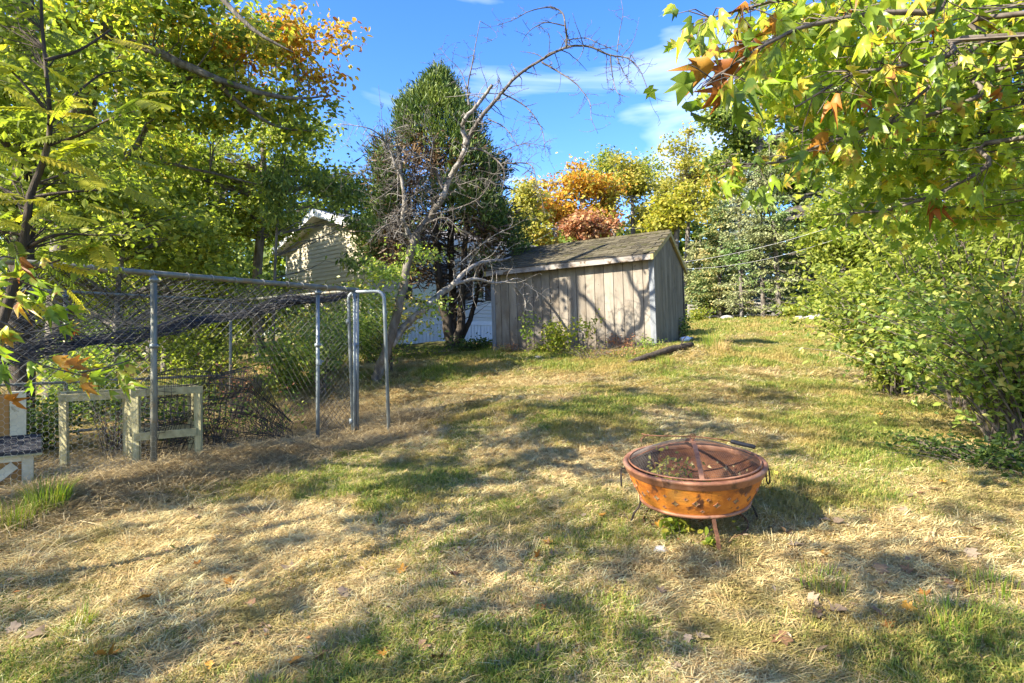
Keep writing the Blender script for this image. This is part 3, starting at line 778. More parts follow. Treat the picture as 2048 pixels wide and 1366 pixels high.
# ------------------------------------------------------------------ dog kennel
KD = Vector((0.615, 0.789, 0)).normalized()       # along the front, towards the gate
KN = Vector((-KD.y, KD.x, 0))                      # towards the back
KC = Vector((-1.84, 7.12, 0))                      # front corner beside the gate
ZT = CZ + .61; ZB = CZ - 1.21
def kp(t, w, z):
    q = KC - KD * t + KN * w
    return Vector((q.x, q.y, z))
def make_kennel():
    kn = thing('dog_kennel', 'chain link dog kennel with sagging black netting over its top', 'dog kennel', kp(2, 1.5, ZB))
    inv = Matrix.Translation(-kn.location)
    def T(p):
        return inv @ Vector(p)
    def pipe(name, pts, r, mat='pole', n=8):
        b = MB(); b.tube([T(p) for p in pts], r, n); return obj(name, b, kn, M[mat], True)
    LT, WD = 4.6, 3.0
    pipe('top_rail', [kp(-.02, 0, ZT), kp(LT, 0, ZT)], .026)
    pipe('top_rail', [kp(-.02, WD, ZT), kp(LT, WD, ZT)], .021)
    pipe('top_rail', [kp(0, 0.03, ZT - .004), kp(0, WD, ZT - .004)], .021)
    pipe('rail', [kp(0, WD, CZ - .5), kp(LT, WD, CZ - .5)], .018)
    pipe('bottom_rail', [kp(0, 0, ZB + .03), kp(1.3, -.02, ZB - .01)], .020, 'gate_pipe')
    pipe('bottom_rail', [kp(0, WD, ZB + .1), kp(LT, WD, ZB + .1)], .018)
    for t, w, r, top, m in ((0, 0, .024, ZT + .02, 'gate_pipe'), (.06, -.03, .017, ZT - .06, 'gate_pipe'), (2.22, 0, .028, ZT - .02, 'pole'), (.52, .02, .021, ZT - .02, 'gate_pipe'), (4.5, 0, .028, ZT - .02, 'pole'),
                            (0, WD, .022, ZT, 'pole'), (2.05, WD, .024, ZT, 'pole'), (4.5, WD, .024, ZT, 'pole')):
        p = kp(t, w, 0); zb = gz1(p.x, p.y) - .12
        b = MB(); b.tube([T((p.x, p.y, zb)), T((p.x, p.y, top))], r, 10)
        o = obj('post', b, kn, M[m], True)
    for t, w in ((2.22, 0), (.52, .02), (.03, 0), (2.05, WD), (4.5, 0)):
        for dz in (-.03, -.62):
            q = kp(t, w, ZT + dz - .03)
            b = MB(); b.tube([T(q + Vector((0, 0, -.018))), T(q + Vector((0, 0, .018)))], .036, 10); b.tube([T(q), T(q - KN * .055 + KD * .02)], .007, 5)
            obj('clamp', b, kn, M['gate_pipe'], True)
    # latch on the gate jamb
    b = MB(); q = kp(.52, .0, CZ - .23)
    b.tube([T(q + Vector((0, 0, -.03))), T(q + Vector((0, 0, .03)))], .034, 8); b.tube([T(q), T(q + KD * .07 + Vector((0, -.02, .01)))], .012, 6)
    obj('latch', b, kn, M['gate_pipe'])
    # tie wires on the rail
    b = MB()
    for i in range(18):
        t = .2 + i * .25 + random.uniform(-.05, .05)
        c = kp(t, 0, ZT)
        ring = [T(c + (KN * math.cos(a) + Vector((0, 0, 1)) * math.sin(a)) * .031 + KD * .006 * a) for a in np.linspace(0, 6.6, 10)]
        b.tube(ring, .003, 4)
    obj('tie_wires', b, kn, M['hexwire'], kind='stuff')
    # chain link: zig-zag diagonals of the front and back panels
    def chain(name, t0, t1, w, z0, z1, s, r, mat, wob=.012):
        A = []; B = []
        nu = int((t1 - t0) / s); nv = int((z1 - z0) / s)
        for dr in (1, -1):
            for i in range(nu + 1):
                for j in range(nv):
                    if (i + j) % 2:
                        continue
                    i2 = i + dr
                    if i2 < 0 or i2 > nu:
                        continue
                    A.append((t0 + i * s, j, 0)); B.append((t0 + i2 * s, j + 1, 0))
        def m(a):
            out = []
            for t, j, _ in a:
                z = z0 + j * s
                off = wob * math.sin(t * 7 + z * 3) + wob * math.sin(t * 2.3 - z * 5)
                out.append(tuple(T(kp(t, w + off, z))))
            return out
        b = MB(); b.wires(m(A), m(B), r); return obj(name, b, kn, M[mat], kind='stuff')
    chain('chain_link', 2.24, 4.5, .03, CZ - .38, ZT - .03, .042, .0024, 'wire')
    chain('chain_link', .54, 2.2, .03, CZ + .05, ZT - .03, .046, .0024, 'wire')
    chain('chain_link', .02, .5, .03, ZB + .05, ZT - .05, .032, .0016, 'wire')
    chain('chain_link', .05, 4.5, WD, ZB + .1, ZT - .05, .062, .0020, 'wire')
    # side panel
    def chain_side():
        A = []; B = []; s = .062
        nu = int(WD / s); nv = int((ZT - ZB) / s)
        for dr in (1, -1):
            for i in range(nu + 1):
                for j in range(nv):
                    if (i + j) % 2 or not 0 <= i + dr <= nu:
                        continue
                    A.append(tuple(T(kp(0, i * s, ZB + .1 + j * s)))); B.append(tuple(T(kp(0, (i + dr) * s, ZB + .1 + (j + 1) * s))))
        b = MB(); b.wires(A, B, .0017); obj('chain_link', b, kn, M['wire'], kind='stuff')
    chain_side()
    # chicken wire along the bottom
    A = []; B = []
    s = .026
    def hp(c, r):
        x = c * s * 1.5; z = r * s * 1.732 + (c % 2) * s * .866
        return x, z
    def q(x, z):
        t = 2.24 + x
        return tuple(T(kp(t, -.035 + .014 * math.sin(t * 5 + z * 4), ZB - .06 + z)))
    for c in range(int(2.3 / (s * 1.5))):
        for r in range(int(1.0 / (s * 1.732))):
            x, z = hp(c, r); h = s * .866
            v = [(x - s / 2, z + h), (x - s, z), (x - s / 2, z - h), (x + s / 2, z - h)]
            for k in range(3):
                A.append(q(*v[k])); B.append(q(*v[k + 1]))
    b = MB(); b.wires(A, B, .0011); obj('chicken_wire', b, kn, M['hexwire'], kind='stuff')
    # sagging roof netting
    def net(t, w):
        u = t / LT; v = w / WD
        sag = 4 * v * (1 - v) * (0.12 + .72 * min(1, u * 1.5)) + .03 * math.sin(t * 5 + w * 4) + .025 * math.sin(t * 11 - w * 7)
        if v <= 0.001 or v >= .999:
            sag = 0.02
        return kp(t, w, ZT - sag)
    s = .05; A = []; B = []
    nu = int(LT / s); nv = int(WD / s)
    for dr in (1, -1):
        for i in range(nu + 1):
            for j in range(nv):
                if (i + j) % 2 or not 0 <= i + dr <= nu:
                    continue
                A.append(tuple(T(net(i * s, j * WD / nv)))); B.append(tuple(T(net((i + dr) * s, (j + 1) * WD / nv))))
    b = MB(); b.wires(A, B, .0038); obj('roof_netting', b, kn, M['net'], kind='stuff')
    # gathered fold of net along the lowest line of the sag, and up to the gate corner
    b = MB()
    for f in range(40):
        pts = []
        w0 = random.uniform(.25, .42) * WD; ph = random.uniform(0, 6)
        for t in np.linspace(.05, 4.5, 40):
            w = w0 * min(1, t / 1.2) + .05
            pts.append(T(net(t, w) + Vector((random.uniform(-.02, .02), random.uniform(-.02, .02), -.01 + .035 * math.sin(t * 6 + ph) + random.uniform(-.015, .015)))))
        b.tube(pts, .0045, 3, False)
    obj('gathered_net', b, kn, M['net'], kind='stuff')
    # loose square plastic net slumped along the foot of the front
    A = []; B = []; s = .055
    def sq(i, j, ph=0.0):
        t = .75 + i * s + .02 * ph; z = j * s
        o = .16 * ph + .10 * math.sin(t * (4.2 - ph) + j * .3 + ph * 2) + .05 * math.sin(t * 11 + j)
        top = .30 + .62 * min(1, max(0, (t - .75) / .5))
        drop = z * (top / .95)
        return tuple(T(kp(t, .12 + o * (1 - j / 20) + .16 * (1 - j / 17), ZB + .02 + drop + .03 * math.sin(t * 9 + j * 1.3))))
    ni, nj = 26, 17
    for ph in (0.0, 1.0, 2.1):
        for i in range(ni + 1):
            for j in range(nj + 1):
                if i < ni:
                    A.append(sq(i, j, ph)); B.append(sq(i + 1, j, ph))
                if j < nj:
                    A.append(sq(i, j, ph)); B.append(sq(i, j + 1, ph))
    b = MB(); b.wires(A, B, .0028); obj('loose_net', b, kn, M['net'], kind='stuff')
    # gate standing open
    p0 = P(707, 890, 7.06); p1 = P(779, 903, 6.92)
    zb, zt = CZ - 1.24, CZ + .585
    g0 = Vector((p0.x, p0.y, 0)); g1 = Vector((p1.x, p1.y, 0)); du = (g1 - g0)
    lean = Vector((-.075, 0.05, 0))
    def gp(u, z):
        k = (z - zb) / (zt - zb)
        return g0 + du * u + lean * k + Vector((0, 0, z)) - kn.location
    R = .10; ru = R / du.length
    pts = [gp(0, zb), gp(0, zt - R)]
    for a in np.linspace(0, math.pi / 2, 7)[1:]:
        pts.append(gp(ru * (1 - math.cos(a)), zt - R + R * math.sin(a)))
    for a in np.linspace(math.pi / 2, 0, 7):
        pts.append(gp(1 - ru * (1 - math.cos(a)), zt - R + R * math.sin(a)))
    pts.append(gp(1, zb))
    b = MB(); b.tube(pts, .021, 10); gs = obj('gate', b, kn, M['gate_pipe'], True, label='narrow pipe gate with rounded top corners standing open')
    b = MB(); b.tube([gp(.02, zb + .04), gp(.98, zb + .04)], .010, 8); obj('bottom_bar', b, gs, M['gate_pipe'], True)
    A = []; B = []
    for i in range(9):
        for j in range(38):
            for dr in (1, -1):
                if (i + j) % 2 == 0 and 0 <= i + dr <= 8:
                    A.append(tuple(gp(.06 + i * .11, zb + .06 + j * .045))); B.append(tuple(gp(.06 + (i + dr) * .11, zb + .06 + (j + 1) * .045)))
    b = MB(); b.wires(A, B, .0008); obj('chain_link', b, gs, M['pole'], kind='stuff')
    for z in (zb + .3, zt - .35):
        b = MB(); b.tube([gp(-.03, z - .03), gp(-.03, z + .03)], .030, 8); obj('hinge', b, gs, M['gate_pipe'], True)
make_kennel()

# lumber frames and hutch inside the kennel --------------------------------
def beam(mb, a, b, w, h):
    a = Vector(a); b = Vector(b); t = (b - a).normalized()
    s = t.cross(Vector((0, 0, 1)))
    s = s.normalized() if s.length > .05 else Vector((1, 0, 0))
    u = s.cross(t)
    v = []
    for p in (a, b):
        for i, j in ((-1, -1), (1, -1), (1, 1), (-1, 1)):
            v.append(tuple(p + s * i * w / 2 + u * j * h / 2))
    mb.hexa(v)
def lumber_frame(label, pxs, d0, d1, topy, boty, bars):
    base = P(pxs[0], boty, d0)
    t = thing('lumber_frame', label, 'wooden frame', base, group='lumber frames in the kennel')
    a0 = P(pxs[0], topy[0], d0) - base; a1 = P(pxs[1], topy[1], d0 + .25) - base
    back = Vector((-.35, .45, 0)) * (d1 - d0)
    for q0, q1 in ((a0, a1), (a0 + back, a1 + back)):
        b = MB(); beam(b, q0 - (q1 - q0).normalized() * .04, q1 + (q1 - q0).normalized() * .04, .04, .065); obj('top_rail', b, t, M['lumber'])
    for q in (a0, a1):
        b = MB(); beam(b, q + back * .03, q + back * .97, .04, .06); obj('end_rail', b, t, M['lumber'])
    for q in (a0, a1, a0 + back, a1 + back):
        w = q + base; zg = gz1(w.x, w.y) - .05 - base.z
        b = MB(); beam(b, (q.x + .01, q.y, zg), q + Vector((0, 0, -.034)), .062, .038); obj('leg', b, t, M['lumber'])
    for zf in bars:
        for q0, q1 in ((a0, a1), (a0 + back, a1 + back)):
            b = MB(); beam(b, q0 + Vector((0, -.03, zf)), q1 + Vector((0, -.03, zf)), .03, .07); obj('brace', b, t, M['lumber'])
lumber_frame('wide tan lumber frame on legs standing left of the kennel post', (128, 262), 5.55, 6.3, (796, 790), 920, [])
lumber_frame('narrower tan lumber frame with a low cross brace right of the kennel post', (272, 396), 5.5, 6.1, (786, 779), 912, [-.40])

def make_hutch():
    b0 = P(-30, 995, 4.75); b0.z = gz1(b0.x, b0.y) - .02
    t = thing('hutch', 'cream painted hutch with an orange panel and black felt lid at the left edge', 'hutch', b0, (0, 0, math.radians(38)))
    def bx(name, m, *a):
        b = MB(); b.box(*a); return obj(name, b, t, M[m])
    x1 = .30; zt = .38
    bx('panel', 'hutch_panel', -.3, x1 - .07, 0.0, .02, .04, zt - .04)
    bx('post', 'cream', x1 - .075, x1, -.02, .05, 0, zt)
    bx('base_rail', 'cream', -.3, x1 - .076, -.015, .035, .0, .055)
    bx('rail', 'cream', -.3, x1 - .076, -.015, .035, zt - .055, zt - .001)
    bx('side_panel', 'cream', x1 - .03, x1 - .001, .051, .45, .0, zt)
    b = MB(); b.prism([(-.35, -.06, zt + .002), (x1 + .05, -.06, zt + .002), (x1 + .05, .18, zt + .10), (-.35, .18, zt + .10)], (0, 0, .035)); obj('lid', b, t, M['tarpaper'])
    b = MB(); b.prism([(-.35, -.065, zt - .012), (x1 + .055, -.065, zt - .012), (x1 + .055, .18, zt + .085), (-.35, .18, zt + .085)], (0, 0, .016)); obj('lid_edge', b, t, M['lumber'])
    bx('upper_panel', 'hutch_panel', -.3, x1 - .16, .20, .22, zt, zt + .48)
    bx('upper_post', 'cream', x1 - .155, x1 - .05, .18, .25, zt, zt + .50)
    b = MB(); beam(b, (-.1, -.022, .06), (x1 - .12, -.022, zt - .08), .02, .07); obj('brace', b, t, M['cream'])
make_hutch()

# ------------------------------------------------------------------ fire pit
def make_pit():
    R = .419
    x, y = 1.065, 3.5
    z0 = gz1(x, y)
    SC = .95
    RZ = (CZ - .695 - z0) / SC              # rim height above ground at the centre
    pit = thing('fire_pit', 'round rusty copper fire pit on splayed legs with a domed mesh screen', 'fire pit', (x, y, z0), (math.radians(5.4), math.radians(-2.8), 0))
    pit.scale = (SC, SC, SC)
    b = MB()
    outer = [(.30, RZ - .225), (.318, RZ - .222), (.322, RZ - .205), (.335, RZ - .185), (.358, RZ - .14), (.380, RZ - .090), (.398, RZ - .040)]
    b.lathe(outer, 72)
    b.lathe([(.392, RZ - .042), (.37, RZ - .10), (.34, RZ - .16), (.29, RZ - .20), (.15, RZ - .225), (.0001, RZ - .23)][::-1], 72)
    obj('bowl', b, pit, M['rust'], True)
    b = MB(); b.lathe([(.3865, RZ - .030), (.366, RZ - .10), (.335, RZ - .158), (.285, RZ - .196), (.15, RZ - .219), (.0001, RZ - .222)], 72)
    obj('bowl_lining', b, pit, M['rust_in'], True)
    b = MB(); b.lathe([(.0001, RZ - .245), (.24, RZ - .243), (.306, RZ - .235), (.327, RZ - .226), (.330, RZ - .214), (.320, RZ - .207), (.28, RZ - .225)], 72)
    obj('base_pan', b, pit, M['rim'], True)
    b = MB(); b.lathe([(.384, RZ - .02), (.388, RZ - .034), (.399, RZ - .042), (.407, RZ - .036), (.411, RZ - .012), (.419, RZ - .006), (.422, RZ + .004), (.417, RZ + .012), (.405, RZ + .014), (.392, RZ + .008), (.384, RZ - .004)], 96, True)
    obj('rim', b, pit, M['rim'], True)
    # star cut-outs: solid fills coloured as pale mesh with sun coming through
    prof = [(a, h) for a, h in outer]
    def wall(dz):
        for (r0, h0), (r1, h1) in zip(outer[:-1], outer[1:]):
            if h0 <= RZ + dz <= h1:
                k = (RZ + dz - h0) / (h1 - h0 + 1e-9)
                return r0 + (r1 - r0) * k, (r1 - r0), (h1 - h0)
        return .36, .02, .045
    star = []
    for big in (1, 0):
        m = MB(); s = .018 if big else .010
        o = []
        for k in range(8):
            a = k * math.pi / 4; r = s if k % 2 == 0 else s * .52
            o.append((r * math.cos(a), -.012, r * 1.05 * math.sin(a)))
        m.prism(o, (0, .0125, 0))
        fr = MB()
        pts = [Vector((1.12 * p[0], .001, 1.12 * p[2])) for p in o]; fr.tube(pts + [pts[0]], .0022, 4)
        star.append((m.mesh('star_cutout', M['sunlit_mesh']), fr.mesh('star_frame', M['rim'])))
    for i in range(20):
        a = 2 * math.pi * i / 20 + .05
        for big, dz, da in ((1, -.138 if i % 2 else -.125, 0), (0, -.098 if i % 2 == 0 else -.10, .17), (0, -.178, .1)):
            if not big and dz < -.15 and i % 2:
                continue
            r, dr, dh = wall(dz)
            th = a + da
            tilt = math.atan2(dr, dh)
            rot = Matrix.Rotation(th - math.pi / 2, 4, 'Z') @ Matrix.Rotation(-tilt, 4, 'X')
            me, fm = star[0 if big else 1]
            o = obj('star_cutout', me, pit, loc=(r * math.cos(th), r * math.sin(th), RZ + dz))
            o.rotation_euler = rot.to_euler()
            obj('star_frame', fm, o)
    # legs and ground ring
    for k, ang in enumerate((-88, 2, 178, 92)):
        a = math.radians(ang); c, s = math.cos(a), math.sin(a)
        rot = Matrix.Rotation(a, 4, 'Z')
        pts = [(.316, RZ - .215), (.338, RZ - .27), (.368, .07), (.418, -.06)]
        b = MB()
        for (r0, h0), (r1, h1) in zip(pts[:-1], pts[1:]):
            v = []
            for rr, hh in ((r0, h0), (r1, h1)):
                for i, j in ((-1, -1), (1, -1), (1, 1), (-1, 1)):
                    v.append(tuple(rot @ Vector((rr + i * .004, j * .0105, hh))))
            b.hexa(v)
        obj('leg', b, pit, M['rust_iron' if k == 0 else 'iron'])
    b = MB(); b.lathe([(.305, -.004), (.310, -.004), (.310, .020), (.305, .020)], 64, True); obj('ground_ring', b, pit, M['rust_iron'], True)
    # lug and hanging ring handles
    for a in (math.radians(-6), math.radians(174)):
        c, s = math.cos(a), math.sin(a)
        b = MB(); b.tube([(.40 * c, .40 * s, RZ - .035), (.43 * c, .43 * s, RZ - .03), (.436 * c, .436 * s, RZ - .045)], .006, 6)
        o = obj('handle_lug', b, pit, M['iron'])
        ring = [(.436 * c - .036 * math.sin(q) * s, .436 * s + .036 * math.sin(q) * c, RZ - .092 + .050 * math.cos(q)) for q in np.linspace(0, 2 * math.pi, 25)]
        b = MB(); b.tube(ring, .0042, 6); obj('ring_handle', b, o, M['iron'], True)
    # dome screen: real woven wire
    sc_ = thing('spark_screen', 'domed wire spark screen with a rusty centre strap lying on the fire pit', 'spark screen', (x, y, z0), pit.rotation_euler)
    sc_.scale = (SC, SC, SC)
    RS, HS = .383, .115
    def dome(px, py):
        r = math.hypot(px, py) / RS
        return (px, py, RZ + .012 + HS * (1 - r * r) * (1 - .1 * r * r))
    A = []; B = []
    for ax in (0, 1):
        for c in np.arange(-.375, .376, .0125):
            h = math.sqrt(max(0, RS * RS - c * c))
            ts = np.linspace(-h, h, 21)
            for t0, t1 in zip(ts[:-1], ts[1:]):
                A.append(dome(*((c, t0) if ax == 0 else (t0, c)))); B.append(dome(*((c, t1) if ax == 0 else (t1, c))))
    b = MB(); b.wires(A, B, .0006); obj('wire_mesh', b, sc_, M['screen'], kind='stuff')
    b = MB(); b.tube([(RS * math.cos(q), RS * math.sin(q), RZ + .018) for q in np.linspace(0, 2 * math.pi, 65)], .0055, 6, False); obj('screen_ring', b, sc_, M['rim'], True)
    for a in (math.radians(-100), math.radians(-10)):
        b = MB(); c, s = math.cos(a), math.sin(a); V = []
        N = 25
        for t in np.linspace(-RS, RS, N):
            p = Vector(dome(t * c, t * s)); wd = Vector((-s, c, 0)) * (.013 if a < -1 else .004)
            V += [tuple(p - wd + Vector((0, 0, .002))), tuple(p + wd + Vector((0, 0, .002))), tuple(p + wd + Vector((0, 0, .005))), tuple(p - wd + Vector((0, 0, .005)))]
        f = []
        for i in range(N - 1):
            for k in range(4):
                f.append((i * 4 + k, i * 4 + (k + 1) % 4, i * 4 + 4 + (k + 1) % 4, i * 4 + 4 + k))
        b.add(V, [f]); obj('strap', b, sc_, M['rim'])
    b = MB(); b.tube([(0, 0, RZ + .125), (0, 0, RZ + .15)], [.006, .006], 8)
    b.tube([(.016 * math.cos(q), 0, RZ + .160 + .016 * math.sin(q)) for q in np.linspace(0, 6.28, 15)], .003, 5, False); obj('screen_knob', b, sc_, M['rust_iron'])
    # poker
    po = thing('poker', 'thin iron poker with a black grip laid across the top of the fire pit', 'poker', (x, y, z0), pit.rotation_euler)
    po.scale = (SC, SC, SC)
    pa = [(-.275, .16, RZ + .150), (-.24, .14, RZ + .142), (-.12, .11, RZ + .140), (.02, .075, RZ + .140), (.16, .03, RZ + .128), (.25, .0, RZ + .112)]
    b = MB(); b.tube(pa, .0045, 6); obj('rod', b, po, M['rust_iron'], True)
    b = MB(); b.tube([(-.24, .14, RZ + .142), (-.27, .128, RZ + .138), (-.292, .112, RZ + .122), (-.287, .10, RZ + .112)], .004, 6); obj('hook', b, po, M['rust_iron'], True)
    b = MB(); b.tube([(.23, .007, RZ + .117), (.238, .004, RZ + .115), (.355, -.04, RZ + .088), (.362, -.043, RZ + .086)], [.008, .0125, .0125, .008], 10); obj('grip', b, po, M['grip'], True)
    return pit, RZ * SC, z0
PIT, PRZ, PZ0 = make_pit()

# ------------------------------------------------------------------ trees
def blob_clumps(blobs, n, hollow=.5):
    """Clump centres gathered into boughs inside ellipsoids given as (px, py, depth, rx px, ry px)."""
    A = np.array([b[3] * b[4] for b in blobs], float); A /= A.sum()
    out = []
    for b, a in zip(blobs, A):
        k = max(3, int(round(n * a)))
        c = P(b[0], b[1], b[2]); rx = b[3] / F * b[2]; rz = b[4] / F * b[2]; ry = (b[5] if len(b) > 5 else .75 * (rx + rz) / 2 + .2)
        nb = max(3, k // 7)
        bv = rdir(nb) * (rng.random((nb, 1)) ** (1 / 3.0 * (1 - hollow) + .1)) * rng.uniform(.75, 1.12, (nb, 1))
        v = bv[rng.integers(0, nb, k)] + rng.normal(size=(k, 3)) * np.array([.17, .17, .10])
        out.append(np.array([c.x, c.y, c.z]) + v * np.array([rx, ry, rz]))
    return np.concatenate(out)

def leaves_at(mb, cl, per, sig, size, T, up=.6, droop=.35, flat=.6, outdir=None):
    n = len(cl) * per
    pos = np.repeat(cl, per, 0)
    sg = np.repeat(sig * rng.uniform(.55, 1.35, len(cl)), per)[:, None]
    pos = pos + rng.normal(size=(n, 3)) * sg * np.array([1, 1, flat])
    ax = rdir(n); ax[:, 2] = ax[:, 2] * .5 - droop
    nr = rdir(n); nr[:, 2] += up
    mb.cards(pos, ax, nr, size * rng.uniform(.6, 1.3, n), T[0], T[1])
    return pos

def limbs_to(mb, trunk, rads, cl, frac, r=.012, sag=.1, n=4):
    tp = np.array([tuple(p) for p in trunk]); m = len(tp)
    idx = rng.permutation(len(cl))[:int(len(cl) * frac)]
    for i in idx:
        c = cl[i]
        d = np.linalg.norm(tp - c, axis=1) + np.maximum(0, tp[:, 2] - c[2] + .3) * 2.0
        k = int(np.argmin(d))
        if k == 0:
            k = min(1, m - 1)
        a = Vector(tp[k]); e = Vector(c)
        L = (e - a).length
        r0 = min(rads[k] * .6, r * (0.6 + L * .55))
        mid1 = a.lerp(e, .35) + Vector((random.uniform(-1, 1), random.uniform(-1, 1), random.uniform(0, 1.2))) * L * sag
        mid2 = a.lerp(e, .7) + Vector((random.uniform(-1, 1), random.uniform(-1, 1), random.uniform(-.3, 1))) * L * sag
        mb.tube([a, mid1, mid2, e], [r0, r0 * .7, r0 * .42, r0 * .15], n, False)

def smooth_path(pts, rads, sub=4, wob=.0):
    pts = [Vector(p) for p in pts]; P2 = []; R2 = []
    n = len(pts)
    for i in range(n - 1):
        p0 = pts[max(i - 1, 0)]; p1 = pts[i]; p2 = pts[i + 1]; p3 = pts[min(i + 2, n - 1)]
        for k in range(sub):
            t = k / sub
            q = .5 * ((2 * p1) + (p2 - p0) * t + (2 * p0 - 5 * p1 + 4 * p2 - p3) * t * t + (3 * p1 - p0 - 3 * p2 + p3) * t ** 3)
            w = wob * (rads[i] + rads[i + 1]) * .5
            P2.append(q + Vector((random.uniform(-w, w), random.uniform(-w, w), random.uniform(-w, w)))); R2.append(rads[i] * (1 - t) + rads[i + 1] * t)
    P2.append(pts[-1]); R2.append(rads[-1])
    return P2, R2

def tree(name, label, trunk, rads, leaf, blobs, ncl, per, sig, size, T=T_OVAL, bark='bark', frac=.5, group=None, extra=None, limbs=(), up=.6, droop=.35, hollow=.5, cat='tree', tw=.012, flat=.6):
    base = Vector(trunk[0]); base.z = gz1(base.x, base.y)
    t = thing(name, label, cat, base, group=group)
    tr = [Vector(p) for p in trunk]; tr[0] = base + Vector((0, 0, -.15))
    pts, rr = smooth_path(tr, rads, 4, .15)
    off = -base
    mb = MB(); mb.tube([p + off for p in pts], rr, 9); obj('trunk', mb, t, M[bark], True)
    for lp, lr in limbs:
        q, r2 = smooth_path(lp, lr, 4, .25)
        mb = MB(); mb.tube([p + off for p in q], r2, 7); obj('limb', mb, t, M[bark], True)
        pts = pts + q; rr = rr + r2
    cl = blob_clumps(blobs, ncl, hollow)
    mb = MB(); limbs_to(mb, pts, rr, cl, frac, tw)
    if extra:
        xm, xb, xn = extra
        cx = blob_clumps(xb, xn, hollow); limbs_to(mb, pts, rr, cx, frac, tw)
    if mb.n:
        mb.v = [v + np.array(tuple(off), np.float32) for v in mb.v]
        obj('branches', mb, t, M[bark], False, kind='stuff')
    mb = MB(); leaves_at(mb, cl + np.array(tuple(off)), per, sig, size, T, up, droop, flat); obj('crown', mb, t, M[leaf], kind='stuff')
    if extra:
        mb = MB(); leaves_at(mb, cx + np.array(tuple(off)), per, sig, size, T, up, droop, flat); obj('autumn_crown', mb, t, M[xm], kind='stuff', label='orange and gold turning leaves')
    return t

def trunk_px(pts, d):
    return [P(px, py, d if not isinstance(d, (list, tuple)) else d[i]) for i, (px, py) in enumerate(pts)]

# --- left side -----------------------------------------------------------
tree('oak_tree', 'large oak at the upper left with thick lichened limbs and gold tipped crown', trunk_px([(112, 720), (128, 480), (150, 300), (188, 130), (212, 70), (290, -15), (330, -90)], [10, 10, 10, 10, 10, 9.8, 9.6]),
     [.21, .18, .17, .16, .14, .12, .09], 'oak',
     [(120, 40, 9.5, 230, 110), (330, 30, 10, 200, 100), (470, 210, 10.6, 180, 90), (600, 225, 11, 75, 40), (230, 170, 9.5, 200, 90), (430, 90, 10.5, 160, 70), (560, 130, 11, 80, 50), (380, 300, 11, 190, 70)],
     310, 56, .23, .115, T_LEAF, 'bark', .35, extra=('oak_autumn', [(560, 60, 11, 105, 62), (440, 60, 11.2, 120, 60), (640, 75, 11, 38, 42), (480, 120, 11, 80, 40), (615, 150, 11, 50, 30)], 50),
     limbs=[(trunk_px([(190, 130), (235, 85), (330, 112), (450, 165), (540, 190), (600, 197), (665, 190)], [10, 9.9, 9.8, 10, 10.4, 10.8, 11]), [.09, .085, .075, .06, .04, .025, .01]),
            (trunk_px([(185, 110), (130, 80), (60, 110), (0, 118), (-70, 100)], [10, 9.8, 9.5, 9.3, 9]), [.10, .09, .08, .06, .04]),
            ([P(290, -15, 9.8), Vector((-5.5, 8.5, CZ + 6.25)), Vector((-4.5, 8.4, CZ + 5.25)), Vector((-3.65, 8.4, CZ + 4.39)), Vector((-3.1, 8.5, CZ + 4.1))], [.07, .05, .045, .03, .008]),
            ([P(310, -50, 9.7), Vector((-4.85, 8.08, CZ + 6.85)), Vector((-4.0, 8.1, CZ + 5.98)), Vector((-3.22, 8.15, CZ + 5.19)), Vector((-2.6, 8.2, CZ + 4.9))], [.07, .05, .042, .03, .008]),
            (trunk_px([(430, 160), (490, 215), (560, 255), (640, 262)], [10, 10.4, 10.8, 11]), [.05, .035, .022, .008]),
            (trunk_px([(250, 165), (340, 160), (300, 145)], [10, 10.2, 10.4]), [.05, .04, .02]),
            (trunk_px([(160, 330), (250, 320), (340, 175), (420, 150)], [10, 10.3, 10.6, 10.8]), [.06, .05, .045, .02]),
            (trunk_px([(150, 335), (240, 305), (300, 320), (420, 345), (560, 380)], [10, 10.3, 10.6, 11, 11.3]), [.05, .042, .035, .025, .01])], tw=.010)
tree('dark_trunk_tree', 'dark trunked tree with yellow green leaves behind the kennel at the far left', trunk_px([(36, 760), (46, 560), (49, 380), (49, 200), (49, -150), (49, -450), (52, -620)], 7.95), [.15, .14, .13, .125, .11, .10, .05], 'yellowgreen',
     [(40, 380, 7.3, 110, 70), (150, 330, 8.4, 110, 60), (30, 120, 7.2, 100, 90), (60, 250, 7.3, 70, 50), (-60, 250, 7.6, 120, 110)], 120, 46, .22, .11, bark='bark_dark', limbs=[(trunk_px([(49, -150), (-40, -270), (-130, -420)], [7.95, 8.0, 8.1]), [.06, .04, .02]), (trunk_px([(49, 330), (-30, 250), (-100, 200)], [7.95, 8, 8.1]), [.05, .035, .012])])
tree('maple_tree', 'yellow green maple filling the gap between the oak and the house roof', trunk_px([(520, 720), (515, 560), (525, 400), (530, 200)], 14), [.13, .11, .09, .03], 'yellowgreen',
     [(470, 400, 14, 120, 70), (590, 300, 14.4, 85, 60), (410, 340, 14, 130, 80), (520, 480, 14.2, 50, 60), (630, 270, 14.5, 40, 35), (640, 350, 15, 50, 40)], 260, 50, .24, .115)
tree('maple_tree', 'slender green tree with bright leaves left of the maple', trunk_px([(330, 740), (335, 560), (322, 420), (330, 200)], 12.5), [.09, .08, .06, .02], 'yellowgreen',
     [(300, 430, 12.5, 140, 90), (200, 380, 12.2, 130, 90), (370, 500, 12.8, 110, 70), (220, 490, 12.2, 130, 70)], 230, 50, .23, .115)
